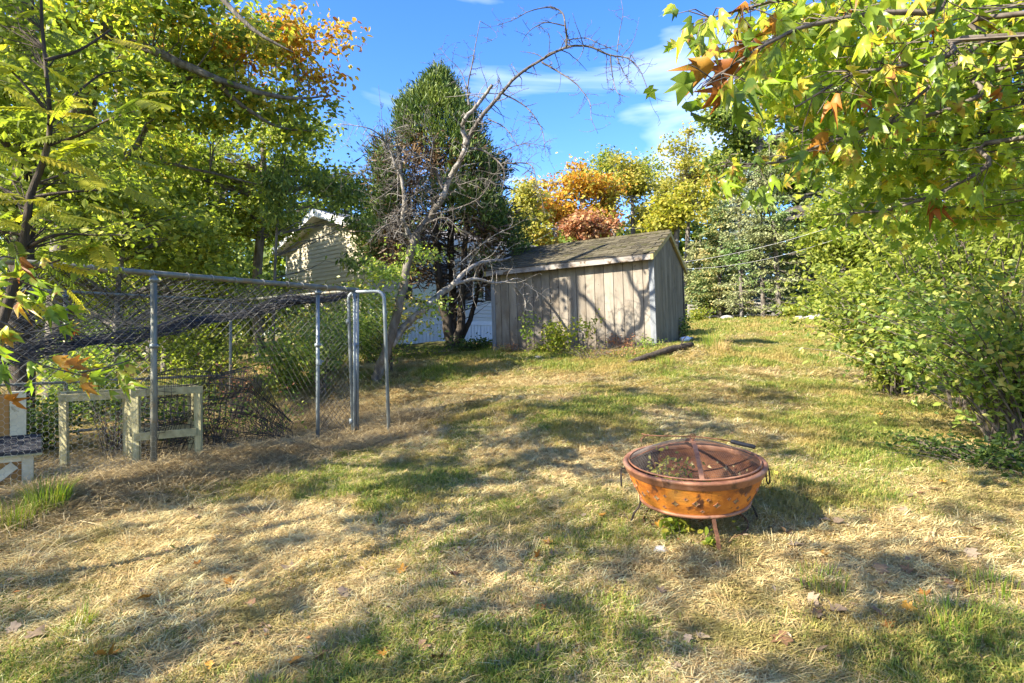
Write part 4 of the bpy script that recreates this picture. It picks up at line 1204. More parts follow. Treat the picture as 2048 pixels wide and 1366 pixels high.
tree('young_tree', 'young green tree with long leaves rising beside the house gable', trunk_px([(545, 745), (548, 600), (556, 430), (572, 300)], 11.5), [.035, .03, .022, .008], 'green',
     [(575, 340, 11.5, 50, 50), (550, 430, 11.5, 35, 60), (630, 350, 11.7, 50, 30), (700, 470, 11.9, 28, 60), (690, 400, 12, 35, 40)], 90, 30, .16, .14, T_LONG, droop=.7)
tree('distant_tree', 'dark green tree showing above the house roof left of the juniper', trunk_px([(690, 690), (690, 520), (695, 380)], 26), [.2, .17, .08], 'darkgreen',
     [(690, 390, 26, 70, 55), (720, 430, 26, 50, 60), (560, 430, 27, 70, 90), (650, 400, 26, 50, 35)], 110, 44, .40, .20)
for (px, d, w, lab, mt) in ((-40, 15, 230, 'tall green tree at the far left edge behind the dark trunk', 'green'), (230, 18, 230, 'tall green tree behind the slender maple on the left', 'yellowgreen'), (430, 22, 220, 'tall leafy tree far behind the kennel', 'green')):
    tree('broadleaf_tree', lab, trunk_px([(px, 700), (px + 10, 400), (px + 5, 50)], d), [.22, .18, .08], mt,
         [(px, 150, d, w * .8, 160), (px - 60, 380, d, w * .8, 160), (px + 90, 420, d, w * .7, 150), (px, 570, d, w, 110)], 260, 44, .36, .18, frac=.3)

tree('young_tree', 'leafy yellow green sapling spreading over the far kennel rail', trunk_px([(230, 760), (235, 600), (250, 470), (260, 380)], 9.4), [.05, .04, .03, .01], 'yellowgreen',
     [(170, 430, 9.2, 150, 60), (330, 470, 9.6, 120, 60), (60, 500, 9.0, 110, 50), (420, 530, 10, 100, 45), (250, 380, 9.4, 130, 50), (480, 590, 10.6, 70, 45), (150, 560, 9.6, 140, 40)], 230, 44, .19, .095, T_LEAF, frac=.6)

def shrub(name, label, base, nst, h, spread, mat, nl, size, T=T_LEAF, bark='twig', r=.008, lean=(0, 0), group=None, start=.25, cat='shrub', droop=.3, sig=.06, arch=.3, up=.6):
    b = Vector(base); b.z = gz1(b.x, b.y)
    t = thing(name, label, cat, b, group=group)
    st = MB(); tips = []
    for i in range(nst):
        a = random.uniform(0, 2 * math.pi); s = spread * random.uniform(.3, 1.0); hh = h * random.uniform(.6, 1.05)
        dx = math.cos(a) * s + lean[0] * random.uniform(.3, 1.1); dy = math.sin(a) * s + lean[1] * random.uniform(.3, 1.1)
        p0 = Vector((random.uniform(-.12, .12) * spread, random.uniform(-.12, .12) * spread, -.05))
        pts = []
        for k in range(7):
            u = k / 6
            pts.append(p0 + Vector((dx * u ** 1.4, dy * u ** 1.4, hh * (u - arch * u ** 2.6))) + Vector((random.uniform(-1, 1), random.uniform(-1, 1), random.uniform(-1, 1))) * .02 * h * u)
        st.tube(pts, [r * (1 - .13 * k) for k in range(7)], 4, False)
        tips.append(np.array([tuple(p) for p in pts]))
    obj('stems', st, t, M[bark], kind='stuff')
    tips = np.array(tips)
    n = nl
    i = rng.integers(0, nst, n); u = start + (1 - start) * rng.random(n) ** .8
    f = u * 6; k = np.minimum(f.astype(int), 5); fr = (f - k)[:, None]
    pos = tips[i, k] * (1 - fr) + tips[i, k + 1] * fr + rng.normal(size=(n, 3)) * sig
    ax = rdir(n); ax[:, 2] = ax[:, 2] * .5 - droop
    nr = rdir(n); nr[:, 2] += up
    mb = MB(); mb.cards(pos, ax, nr, size * rng.uniform(.55, 1.25, n), T[0], T[1])
    obj('foliage', mb, t, M[mat], kind='stuff')
    return t

UL = [(-4.9, 9.7, 1.5, 'loose yellow green bush just behind the rear kennel post', 'yellowgreen'), (-3.7, 9.9, 1.3, 'low leafy bush behind the latch post of the kennel', 'shrub'), (-6.1, 8.7, 1.5, 'green bush pressed against the rear kennel mesh', 'shrub'), (-6.8, 9.3, 1.7, 'dense green bush behind the rear kennel wall at the left', 'green'), (-5.6, 10.6, 2.1, 'yellow green bush behind the sagging kennel net', 'yellowgreen'), (-4.0, 12.2, 1.8, 'rounded green bush behind the kennel gate jamb', 'shrub'),
      (-3.3, 10.6, 1.5, 'leafy bush on the bank between kennel and house', 'shrub'), (-7.6, 7.4, 1.4, 'low bush beside the left end of the kennel', 'green'), (-2.9, 12.6, 2.0, 'tall leafy bush against the house corner', 'shrub'),
      (-5.2, 14.5, 2.4, 'tall loose bush left of the house gable', 'yellowgreen'), (-8.5, 12.5, 2.6, 'large bush under the trees at the left', 'darkgreen'),
      (-8.2, 16.5, 2.8, 'tall bush left of the house gable under the trees', 'green'), (-11.5, 19, 3.4, 'big yellow green bush far behind the kennel', 'yellowgreen'), (-9.5, 22, 3.6, 'big green bush beyond the left end of the house', 'green'), (-15, 21, 3.6, 'big bush in the far left background', 'green'),
      (-12, 15, 2.6, 'bright bush between the trunks at the left', 'yellowgreen'), (-6.6, 23.5, 3.2, 'bush showing past the far corner of the house', 'shrub')]
for x, y, h, lab, mt in UL:
    shrub('bush', lab, (x, y, 0), 26, h, h * .55, mt, int(min(3800, 2600 * h / 1.8)), .075 if y < 13 else .13, start=.08, sig=.12, cat='bush')
# dark undergrowth standing inside the kennel's back corner
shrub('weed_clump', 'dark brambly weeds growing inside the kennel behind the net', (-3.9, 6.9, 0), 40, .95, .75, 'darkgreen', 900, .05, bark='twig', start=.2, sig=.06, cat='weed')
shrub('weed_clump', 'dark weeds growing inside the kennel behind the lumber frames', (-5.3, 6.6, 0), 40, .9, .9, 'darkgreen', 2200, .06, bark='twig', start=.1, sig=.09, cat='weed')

for px, py, d, h, lab in ((430, 880, 6.4, 1.0, 'grey tangled brush inside the kennel right of the narrow frame'), (540, 870, 7.0, .9, 'dry grey brush inside the kennel near the gate'), (360, 850, 7.2, 1.2, 'tall bare brush inside the kennel behind the post'), (480, 800, 8.2, 1.3, 'brown leafless bush against the rear kennel mesh'), (230, 860, 6.6, 1.1, 'brown brush behind the wide lumber frame')):
    shrub('dry_brush', lab, P(px, py, d), 46, h, .6, 'red' if d > 8 else 'shrub', 260, .045, bark='twig', start=.35, sig=.05, cat='brush', r=.005, group='dry brush in the kennel')

# --- dead apple tree -------------------------------------------------------
def apple():
    base = ground(752, 765, 9.9)
    t = thing('dead_apple_tree', 'leaning bare apple tree with arching dead branches against the sky', 'tree', base)
    D = 9.9
    def pth(l, d0, d1, r0, r1, name='branch', tw=.5, twl=.34, sub=5, mat='bark_pale'):
        n = len(l)
        pts = [P(px, py, d0 + (d1 - d0) * i / (n - 1) + .06 * math.sin(i * 2.1)) - base for i, (px, py) in enumerate(l)]
        rads = [r0 + (r1 - r0) * (i / (n - 1)) ** .8 for i in range(n)]
        q, r = smooth_path(pts, rads, sub, .22)
        mb = MB(); mb.tube(q, r, 7)
        # side twigs
        for i in range(2, len(q) - 1):
            for _ in range(3):
                if random.random() > tw * .42:
                    continue
                tdir = (q[i + 1] - q[i - 1]).normalized()
                d = Vector((random.gauss(0, 1), random.gauss(0, .8), random.gauss(0, 1)))
                d = (d - tdir * d.dot(tdir) * .6 + tdir * .5).normalized()
                L = twl * random.uniform(.25, 1.5); m = 7; p = q[i].copy(); tp = [p.copy()]
                bend = Vector((random.gauss(0, .25), random.gauss(0, .2), random.gauss(-.06, .28)))
                for k in range(m):
                    d = (d + bend * .35 + Vector((random.gauss(0, .14), random.gauss(0, .14), random.gauss(0, .14)))).normalized()
                    p = p + d * L / m; tp.append(p.copy())
                    if random.random() < .55:
                        e = (d.orthogonal() if random.random() < .5 else d.cross(Vector((0, 1, 0)))) * random.choice((-1, 1)) + d * .5
                        s = e.normalized() * random.uniform(.02, .07)
                        mb.tube([p, p + s * .6 + Vector((0, 0, .004)), p + s], [.0032, .003, .0034], 3, False)
                rr = min(r[i] * .5, .0075)
                mb.tube(tp, [rr * (1 - .8 * k / m) + .0012 for k in range(m + 1)], 4, False)
        return obj(name, mb, t, M[mat if r0 > .045 or d1 > 10.2 else 'twig_silhouette'], True)
    pth([(748, 778), (760, 735), (776, 690), (795, 630), (808, 560), (824, 492), (838, 463), (856, 437), (884, 398)], 9.9, 9.9, .095, .050, 'trunk', .1, .4, mat='bark')
    pth([(782, 690), (806, 655), (848, 620), (875, 592), (905, 570)], 9.9, 10.4, .075, .052, 'limb', .25)
    pth([(905, 570), (932, 542), (958, 526), (985, 521), (1003, 520), (1022, 514)], 10.4, 12.9, .050, .016, 'branch', .8, .5)
    pth([(905, 570), (930, 562), (953, 558), (988, 566), (1010, 564), (1030, 557)], 10.4, 11.6, .036, .016, 'branch', .7, .5)
    pth([(1023, 564), (1048, 595), (1050, 618), (1043, 640)], 11.6, 11.8, .015, .006, 'branch', .9, .35)
    pth([(1030, 557), (1060, 575), (1095, 600), (1120, 640)], 11.6, 12.0, .010, .003, 'branch', .9, .35)
    pth([(905, 570), (912, 545), (918, 524)], 10.4, 10.3, .014, .005, 'branch', .6)
    pth([(884, 398), (902, 350), (918, 325), (931, 290), (925, 258), (930, 236), (948, 218), (968, 192), (984, 170)], 9.9, 9.7, .050, .026, 'limb', .55, .45)
    pth([(931, 292), (940, 270), (960, 238), (985, 208), (1005, 184), (1031, 155), (1076, 124), (1131, 95), (1176, 93), (1221, 110), (1254, 116), (1279, 139), (1299, 190)], 9.8, 9.2, .044, .005, 'limb', .75, .45)
    pth([(1133, 92), (1133, 70), (1131, 55), (1125, 26), (1099, 15), (1060, 22), (1028, 39), (996, 50)], 9.35, 8.9, .020, .003, 'branch', .4, .16)
    pth([(1130, 52), (1092, 45), (1060, 61), (1044, 84)], 9.3, 9.1, .011, .003, 'branch', .4, .16)
    pth([(938, 210), (935, 178), (944, 129), (952, 85), (960, 42)], 9.8, 10.1, .018, .004, 'branch', .75, .36)
    pth([(960, 42), (985, 58), (993, 75), (960, 88)], 10.1, 10.1, .005, .002, 'branch', .4, .15)
    pth([(935, 178), (920, 140), (895, 115), (880, 95)], 9.9, 10.2, .010, .002, 'branch', .8, .3)
    pth([(1083, 124), (1109, 139), (1144, 161), (1163, 180), (1180, 206), (1183, 238), (1196, 267)], 9.4, 9.0, .016, .003, 'branch', .6, .26)
    pth([(1221, 110), (1225, 151), (1234, 184), (1250, 193)], 9.25, 9.1, .012, .003, 'branch', .8, .22)
    pth([(1234, 116), (1250, 150), (1262, 172)], 9.2, 9.0, .009, .003, 'branch', .8, .2)
    pth([(1234, 104), (1239, 64), (1246, 26), (1240, -10)], 9.2, 9.3, .008, .003, 'branch', .5, .15)
    pth([(1134, 80), (1170, 76), (1200, 88), (1240, 105)], 9.3, 9.2, .009, .004, 'branch', .9, .2)
    pth([(1005, 187), (1051, 213), (1080, 251), (1088, 280), (1091, 312)], 9.7, 9.3, .014, .003, 'branch', .8, .3)
    pth([(976, 238), (1009, 255), (1028, 280), (1045, 305)], 9.8, 9.5, .012, .003, 'branch', .9, .35)
    pth([(940, 296), (970, 303), (1002, 329), (1009, 351), (1003, 385)], 9.85, 9.5, .022, .005, 'branch', .7, .35)
    pth([(1008, 327), (1060, 329), (1073, 364), (1083, 396), (1090, 430)], 9.6, 9.3, .012, .003, 'branch', .8, .3)
    pth([(984, 313), (1028, 293), (1060, 287), (1099, 296)], 9.7, 9.4, .009, .003, 'branch', .8, .25)
    pth([(885, 378), (877, 356), (860, 330), (841, 312), (815, 308)], 9.9, 9.6, .026, .008, 'branch', .8, .4)
    pth([(826, 487), (815, 462), (805, 440), (809, 403), (801, 348), (790, 332), (783, 309), (770, 284), (757, 267), (728, 254), (680, 248)], 9.9, 9.3, .048, .004, 'limb', .8, .42)
    pth([(801, 346), (800, 320), (802, 296)], 9.8, 9.8, .036, .026, 'branch', .6, .3)
    pth([(768, 282), (745, 272), (715, 300)], 9.5, 9.2, .010, .003, 'branch', .8, .3)
    pth([(766, 280), (763, 230), (757, 170)], 9.5, 9.6, .006, .002, 'branch', .5, .2)
    pth([(838, 463), (850, 450), (880, 436), (900, 440), (925, 470)], 9.9, 9.6, .022, .006, 'branch', .8, .35)
    pth([(805, 440), (785, 445), (762, 458), (740, 480)], 9.8, 9.4, .022, .006, 'branch', 1.0, .4)
    pth([(860, 430), (905, 420), (960, 395), (985, 355)], 9.9, 9.5, .018, .005, 'branch', .9, .4)
    pth([(905, 540), (950, 500), (990, 470), (1030, 452)], 10.3, 10.9, .014, .004, 'branch', .9, .45)
    pth([(884, 398), (860, 380), (835, 385), (800, 420), (780, 470)], 9.9, 9.5, .018, .005, 'branch', .9, .4)
    for k in range(14):      # tangled dead sprays in the middle
        x0 = random.uniform(770, 900); y0 = random.uniform(300, 480)
        l = [(x0, y0)]
        a = random.uniform(0, 6.28)
        for i in range(4):
            a += random.uniform(-.9, .9); l.append((l[-1][0] + 28 * math.cos(a), l[-1][1] + 24 * math.sin(a)))
        l[0] = min([(826, 487), (805, 440), (801, 348), (884, 398), (918, 325), (860, 330)], key=lambda q: (q[0] - l[1][0]) ** 2 + (q[1] - l[1][1]) ** 2)
        pth(l, 9.9, 9.3 + random.uniform(0, .8), .012, .003, 'branch', .9, .32)
    mb = MB()
    cl = blob_clumps([(760, 540, 9.9, 60, 50), (830, 560, 9.9, 70, 50), (790, 620, 9.9, 75, 50), (720, 600, 9.8, 50, 60), (870, 660, 10.1, 30, 25), (880, 600, 10.2, 40, 25), (740, 670, 9.8, 40, 45), (840, 520, 9.9, 40, 60)], 130, .2)
    leaves_at(mb, cl - np.array(tuple(base)), 20, .12, .066, T_LEAF); obj('foliage', mb, t, M['shrub'], kind='stuff')
    return t
apple()
shrub('bush', 'loose green bush around the foot of the leaning apple tree', (-2.2, 10.6, 0), 24, 1.7, .8, 'shrub', 1500, .06, start=.25, sig=.1, cat='bush')
shrub('bush', 'leafy green sapling bush standing behind the open kennel gate', (-3.0, 9.4, 0), 18, 1.7, .65, 'shrub', 1150, .066, start=.3, sig=.1, cat='bush')

# --- dark juniper -----------------------------------------------------------
def juniper():
    D = 14.6
    base = ground(905, 692, D)
    t = thing('juniper_tree', 'tall dark juniper with a green top and brown dead inner branches', 'tree', base)
    for pts, r in (([(905, 695), (893, 640), (880, 580), (872, 480), (868, 360), (875, 230)], [.16, .11, .09, .08, .06, .02]),
                   ([(907, 690), (905, 600), (902, 480), (905, 360), (900, 250)], [.13, .10, .085, .06, .02]),
                   ([(912, 690), (922, 640), (925, 560), (935, 430), (945, 330)], [.14, .10, .08, .06, .02]),
                   ([(912, 692), (940, 640), (960, 560), (975, 470)], [.09, .06, .045, .02])):
        q, rr = smooth_path([P(px, py, D + .15 * i * (1 if r[0] < .14 else -.6)) - base for i, (px, py) in enumerate(pts)], r, 4, .2)
        mb = MB(); mb.tube(q, rr, 8); obj('trunk', mb, t, M['bark_dark'], True)
    # outline (px at given py): left, right
    prof = [(155, 878, 884), (185, 850, 905), (215, 815, 925), (250, 785, 965), (300, 768, 985), (350, 745, 1010), (400, 730, 1030), (450, 728, 1040), (500, 722, 1046), (540, 760, 1040), (580, 900, 1000)]
    pys = [p[0] for p in prof]
    def sample(n, py0, py1, lo, hi):
        py = rng.uniform(py0, py1, n)
        l = np.interp(py, pys, [p[1] for p in prof]); r = np.interp(py, pys, [p[2] for p in prof])
        cx = (l + r) / 2; w = (r - l) / 2
        th = rng.uniform(0, 2 * np.pi, n); rad = rng.uniform(lo, hi, n) ** .6 * (.66 + .64 * fbm(th * 1.5 + 9, py / 34.0, 1.0, 2, 55))
        x = (cx + w * np.cos(th) * rad - 1024) / F * D; y = D + w / F * D * np.sin(th) * rad * .9
        z = CZ + (683 - py) / F * D
        out = np.stack([np.cos(th), np.sin(th) * .9, np.zeros(n)], -1)
        return np.stack([x, y, z], -1), out, rad
    def sprays(mb, c, out, L, per, w, spread, upb):
        n = len(c)
        pos = np.repeat(c, per, 0) + rng.normal(size=(n * per, 3)) * spread
        ax = np.repeat(out * .5 + rng.normal(size=(n, 3)) * .28, per, 0) + rng.normal(size=(n * per, 3)) * .3; ax[:, 2] += upb
        nr = rdir(n * per)
        mb.cards(pos - np.array(tuple(base)), ax, nr, L * rng.uniform(.6, 1.3, n * per), [(a * w / .2, b, c_) for a, b, c_ in T_TUFT[0]], T_TUFT[1])
    mb = MB()
    c, o, r = sample(1500, 156, 430, .5, 1.0)
    nzv = fbm(c[:, 0] * 1.0 + 20, c[:, 2] * 1.0 + 20, .7, 3, 78)
    keep = (c[:, 2] > 5.2 - 1.6 * (nzv - .5) * 4) | (nzv > .525)
    c = c[keep]; o = o[keep]
    sprays(mb, c, o, .13, 42, .075, (.09, .09, .15), .8)
    c, o, r = sample(900, 400, 545, .62, 1.0)
    nzv = fbm(c[:, 0] * 1.0 + 50, c[:, 2] * 1.0 + 50, .8, 3, 77)
    keep = ((nzv > .60) | (c[:, 0] > -.85) & (nzv > .46)) & ~((c[:, 2] < 4.2) & (c[:, 0] > -2.0) & (c[:, 0] < -1.15))
    sprays(mb, c[keep], o[keep], .13, 40, .075, (.09, .09, .13), .5)
    obj('crown', mb, t, M['conifer'], kind='stuff')
    mb = MB()
    c, o, r = sample(640, 290, 560, .15, .9)
    k = (np.abs(c[:, 0] - (-1.45)) > .40) | (rng.random(len(c)) < .10) | (c[:, 2] > 4.9)
    k &= ~((c[:, 2] < 3.9) & (c[:, 0] > -2.0) & (c[:, 0] < -1.15))
    sprays(mb, c[k], o[k], .24, 16, .05, (.13, .13, .13), -.1)
    obj('dead_foliage', mb, t, M['conifer_dead'], kind='stuff', label='brown dead sprays inside the crown')
    mb = MB()
    c, o, r = sample(300, 330, 600, .5, .95)
    for i in range(len(c)):
        e = Vector(c[i]) - base; z = e.z - random.uniform(.1, .6)
        s = Vector((P(895, 500, D).x - base.x + random.uniform(-.25, .3), random.uniform(-.25, .25), max(.5, z)))
        m = s.lerp(e, .5) + Vector((random.uniform(-.1, .1), random.uniform(-.1, .1), random.uniform(-.15, .15)))
        mb.tube([s, m, e], [.016, .010, .003], 4, False)
    obj('branches', mb, t, M['bark_dark'], kind='stuff')
juniper()

# --- background: autumn trees beyond the shed --------------------------------
BG = [('pale yellowing tree filling the gap above the green spruce', 'paleyellow', (1440, 690, 39), 300, [(1430, 350, 39, 60, 45), (1470, 420, 39, 60, 60), (1400, 430, 39, 50, 50), (1500, 340, 39.5, 60, 50)], 330, .5),
      ('orange maple glowing beyond the shed roof', 'orange', (1160, 690, 36), 330, [(1150, 385, 36, 75, 45), (1120, 430, 36, 80, 45), (1200, 400, 36.5, 60, 50), (1090, 400, 37, 50, 50)], 420, .5),
      ('russet tree low behind the middle of the shed roof', 'red', (1165, 690, 33), 415, [(1165, 440, 33, 48, 38), (1210, 455, 33, 45, 25), (1150, 470, 33, 55, 22)], 170, .4),
      ('pale golden tree right of the orange maple', 'paleyellow', (1262, 690, 38), 340, [(1260, 390, 38, 60, 50), (1235, 350, 38, 40, 30), (1290, 430, 38, 55, 45)], 260, .5),
      ('tall thin yellowing tree rising above the other autumn trees', 'paleyellow', (1372, 690, 42), 270, [(1335, 300, 42, 35, 25), (1370, 340, 42, 55, 45), (1330, 370, 42, 50, 40), (1410, 360, 42, 45, 50), (1350, 410, 42, 60, 40), (1385, 300, 42, 30, 25)], 330, .5),
      ('tall pale green birch like tree between the autumn trees', 'yellowgreen', (1225, 690, 44), 320, [(1220, 350, 44, 50, 40), (1170, 360, 44, 40, 30), (1265, 345, 44, 40, 35), (1300, 350, 44, 40, 40)], 200, .55),
      ('bright yellow tree behind the shed peak', 'yellow', (1350, 690, 32), 400, [(1340, 430, 32, 55, 35), (1310, 445, 32, 50, 25), (1385, 400, 32, 45, 40), (1375, 450, 32, 40, 30)], 210, .42),
      ('greenish gold tree seen between juniper and shed', 'paleyellow', (1060, 690, 34), 350, [(1055, 400, 34, 40, 45), (1050, 450, 34, 50, 35), (1090, 470, 34, 50, 25)], 200, .42)]
for lab, mt, (bx, by, d), top, bl, n, sig in BG:
    tree('autumn_tree', lab, trunk_px([(bx, by), (bx - 3, 560), (bx + 4, 460), (bx, top + 20)], d), [.24, .2, .15, .04], mt, [(b_[0] + random.gauss(0, 14), b_[1] + random.gauss(-4, 12), b_[2], b_[3] * random.uniform(.45, .8), b_[4] * random.uniform(.5, .85)) for b_ in bl for _ in range(3)], int(n * .8), 24, sig * .8, .23, frac=.9, group='autumn trees beyond the shed', tw=.02, bark='bark')
tree('tall_green_tree', 'tall olive green tree standing high behind the blue spruce', trunk_px([(1520, 690), (1515, 450), (1520, 250), (1530, 110)], 33), [.3, .26, .2, .06], 'green',
     [(1440, 240, 33, 50, 60), (1500, 200, 33, 80, 60), (1580, 170, 33, 90, 70), (1440, 310, 33, 50, 40), (1530, 290, 33, 90, 60), (1640, 250, 33, 90, 80), (1560, 330, 34, 110, 60), (1660, 380, 34, 90, 90)], 440, 44, .45, .27, frac=.6, tw=.025)
tree('tall_green_tree', 'tall yellow green tree in the right background behind the arching shrub', trunk_px([(1800, 690), (1795, 450), (1800, 200)], 22), [.26, .2, .08], 'yellowgreen',
     [(1760, 330, 22, 110, 90), (1850, 260, 22, 120, 110), (1720, 440, 22, 100, 80), (1830, 430, 22, 130, 90), (1940, 350, 22, 110, 120), (1960, 500, 22, 110, 100), (1700, 530, 22, 90, 60)], 520, 46, .36, .19, frac=.4)
tree('broadleaf_tree', 'bright leafy tree at the right edge of the lawn behind the spruces', trunk_px([(1690, 690), (1685, 560), (1700, 420)], 19), [.13, .1, .04], 'yellowgreen',
     [(1700, 420, 19, 75, 70), (1660, 470, 19, 60, 50), (1740, 520, 19, 80, 70), (1680, 560, 19, 55, 40), (1790, 600, 19, 80, 50)], 240, 44, .28, .16, frac=.5)
tree('broadleaf_tree', 'dense green tree at the far right behind the maple branches', trunk_px([(2080, 760), (2070, 500), (2060, 200)], 11), [.2, .16, .06], 'yellowgreen',
     [(2000, 300, 11, 120, 110), (2060, 480, 11, 130, 110), (1930, 200, 11.4, 110, 90), (2060, 120, 11, 130, 100), (1960, 420, 11, 90, 80), (1880, 330, 12, 80, 80)], 350, 44, .22, .12, frac=.5)

# --- spruces -------------------------------------------------------------------
def spruce(label, bx, by, d, top, halfw, clear, mat, dens=1.0, group='spruces beyond the lawn', lean=0):
    base = ground(bx, by, d); tp = P(bx + lean, top, d)
    t = thing('spruce_tree', label, 'spruce', base, group=group)
    Ht = tp.z - base.z; hw = halfw / F * d
    mb = MB(); q, r = smooth_path([(0, 0, -.2), ((tp.x - base.x) * .4, .05, Ht * .45), (tp.x - base.x, 0, Ht)], [.17 * Ht / 9, .11 * Ht / 9, .012], 5, .1)
    mb.tube(q, r, 8); obj('trunk', mb, t, M['bark'], True)
    br = MB(); cl = []; od = []
    nw = int(Ht / .40)
    for i in range(nw):
        z = .6 + (Ht - .7) * i / nw; u = z / Ht
        dead = u < clear
        L = hw * (1.05 * (1 - u) ** .75 + .04) * random.uniform(.75, 1.15)
        if dead:
            L *= random.uniform(.4, .9)
        for k in range(6):
            a = random.uniform(0, 6.28); ll = L * random.uniform(.6, 1.15)
            c = Vector(((tp.x - base.x) * u, 0, z)); e = c + Vector((math.cos(a) * ll, math.sin(a) * ll, -.16 * ll + .05))
            m = c.lerp(e, .5) + Vector((0, 0, -.08 * ll))
            br.tube([c, m, e], [.022, .014, .004], 4, False)
            ns = max(1, int(6.2 * ll / .9 * dens * (0.14 if dead else 1)))
            for s in range(ns):
                f = random.uniform(.2, 1.02) if not dead else random.uniform(.55, 1.0)
                p = c.lerp(m, f * 2) if f < .5 else m.lerp(e, f * 2 - 1)
                cl.append(tuple(p)); od.append((math.cos(a), math.sin(a), -.15))
    obj('branches', br, t, M['bark'], kind='stuff')
    cl = np.array(cl); od = np.array(od); per = 24; n = len(cl) * per
    pos = np.repeat(cl, per, 0) + rng.normal(size=(n, 3)) * (.16, .16, .06)
    ax = np.repeat(od, per, 0) + rng.normal(size=(n, 3)) * .55; ax[:, 2] -= .25
    mb = MB(); mb.cards(pos, ax, rdir(n) + (0, 0, .6), .17 * rng.uniform(.6, 1.3, n), [(a * .75, b_, c) for a, b_, c in T_TUFT[0]], T_TUFT[1]); obj('crown', mb, t, M[mat], kind='stuff')
spruce('green spruce standing just right of the shed peak', 1440, 646, 29, 385, 62, .14, 'spruce', 1.2)
spruce('pale blue spruce rising behind the green spruce', 1482, 644, 32, 315, 80, .1, 'bluespruce', 1.4)
spruce('thin brownish spruce with bare lower trunk right of the blue spruce', 1527, 643, 26, 345, 75, .42, 'spruce_thin', .7, lean=-6)
spruce('tall straight spruce with a long bare trunk nearest the hedge', 1560, 640, 25.6, 285, 85, .44, 'spruce_thin', .8, lean=-22)
spruce('slim bare trunked spruce between the green and the thin brownish spruce', 1484, 644, 26.6, 380, 52, .46, 'spruce_thin', .8, lean=-8)
spruce('short dry spruce close behind the shed back corner', 1400, 648, 31, 470, 58, .12, 'spruce_thin', 1.1)
spruce('dim green spruce farthest right behind the bare trunks', 1618, 640, 34, 330, 90, .2, 'spruce', 1.1)

# far wood closing the view
def far_wood():
    cl = []
    for i in range(3200):
        x = rng.uniform(-66, 66); y = 47 + rng.uniform(0, 9) + abs(x) * -.12
        cl.append((x, y, gz1(x, y) + rng.uniform(.2, 7.5 + 3.2 * fbm(np.array([x]), np.array([0.0]), 7, 2, 3)[0])))
    mb = MB(); leaves_at(mb, np.array(cl), 26, .9, .62, T_OVAL)
    obj('woodland', mb, None, M['green'], kind='stuff', label='far off wood closing the view behind the garden trees', category='woodland')
far_wood()

tree('broadleaf_tree', 'leafy tree standing left of the house and shading its gable', trunk_px([(300, 700), (303, 520), (310, 380)], 15.2), [.12, .10, .03], 'yellowgreen',
     [(320, 470, 15.2, 120, 90), (390, 540, 15.2, 90, 70), (250, 560, 15.2, 110, 60), (420, 440, 15.4, 70, 60), (340, 340, 15.4, 110, 70), (330, 230, 15.6, 120, 80), (400, 300, 15.6, 80, 60)], 360, 46, .26, .13, frac=.5)

# --- right side shrub --------------------------------------------------------
shrub('arching_shrub', 'large arching shrub of many thin stems leaning over the lawn at the right', (4.35, 5.1, 0), 90, 2.3, 1.5, 'shrub', 7600, .070, T_LEAF, 'twig', .010, lean=(-.25, .3), start=.22, sig=.10, arch=.35)
shrub('arching_shrub', 'tall leafy shrub behind the arching one at the right edge', (5.2, 6.6, 0), 60, 4.3, 2.0, 'yellowgreen', 7400, .082, T_LEAF, 'twig', .012, lean=(-.2, 0), start=.15, sig=.14, arch=.25)
shrub('arching_shrub', 'leafy shrub reaching out over the lawn behind the arching shrub', (5.0, 7.8, 0), 50, 2.4, 1.4, 'yellowgreen', 5400, .080, T_LEAF, 'twig', .010, lean=(-.4, .2), start=.12, sig=.13, arch=.3)
shrub('hedge_shrub', 'low bright green hedge plant at the far edge of the lawn', P(1590, 640, 25), 30, .95, .8, 'weed', 1500, .10, start=.05, sig=.14, group='low hedge plants past the lawn')
shrub('hedge_shrub', 'low pale green hedge plant right of the first along the far lawn', P(1650, 640, 24.5), 30, 1.0, .9, 'shrub', 1700, .10, start=.05, sig=.14, group='low hedge plants past the lawn')
shrub('hedge_shrub', 'small pale hedge plant close behind the shed far corner', P(1400, 645, 27), 24, .8, .8, 'weed', 900, .10, start=.05, sig=.12, group='low hedge plants past the lawn')
for i, (px, d, lab) in enumerate(((1470, 31, 'green undergrowth bush between the first spruce trunks'), (1530, 32, 'green undergrowth bush behind the bare spruce trunk'), (1600, 31, 'green undergrowth bush right of the spruce trunks'), (1420, 33, 'undergrowth bush left of the spruce trunks'))):
    shrub('bush', lab, P(px, 640, d + 2), 26, 1.7, 1.4, ('green', 'yellowgreen', 'green', 'shrub')[i], 1700, .15, start=.05, sig=.2, cat='bush')

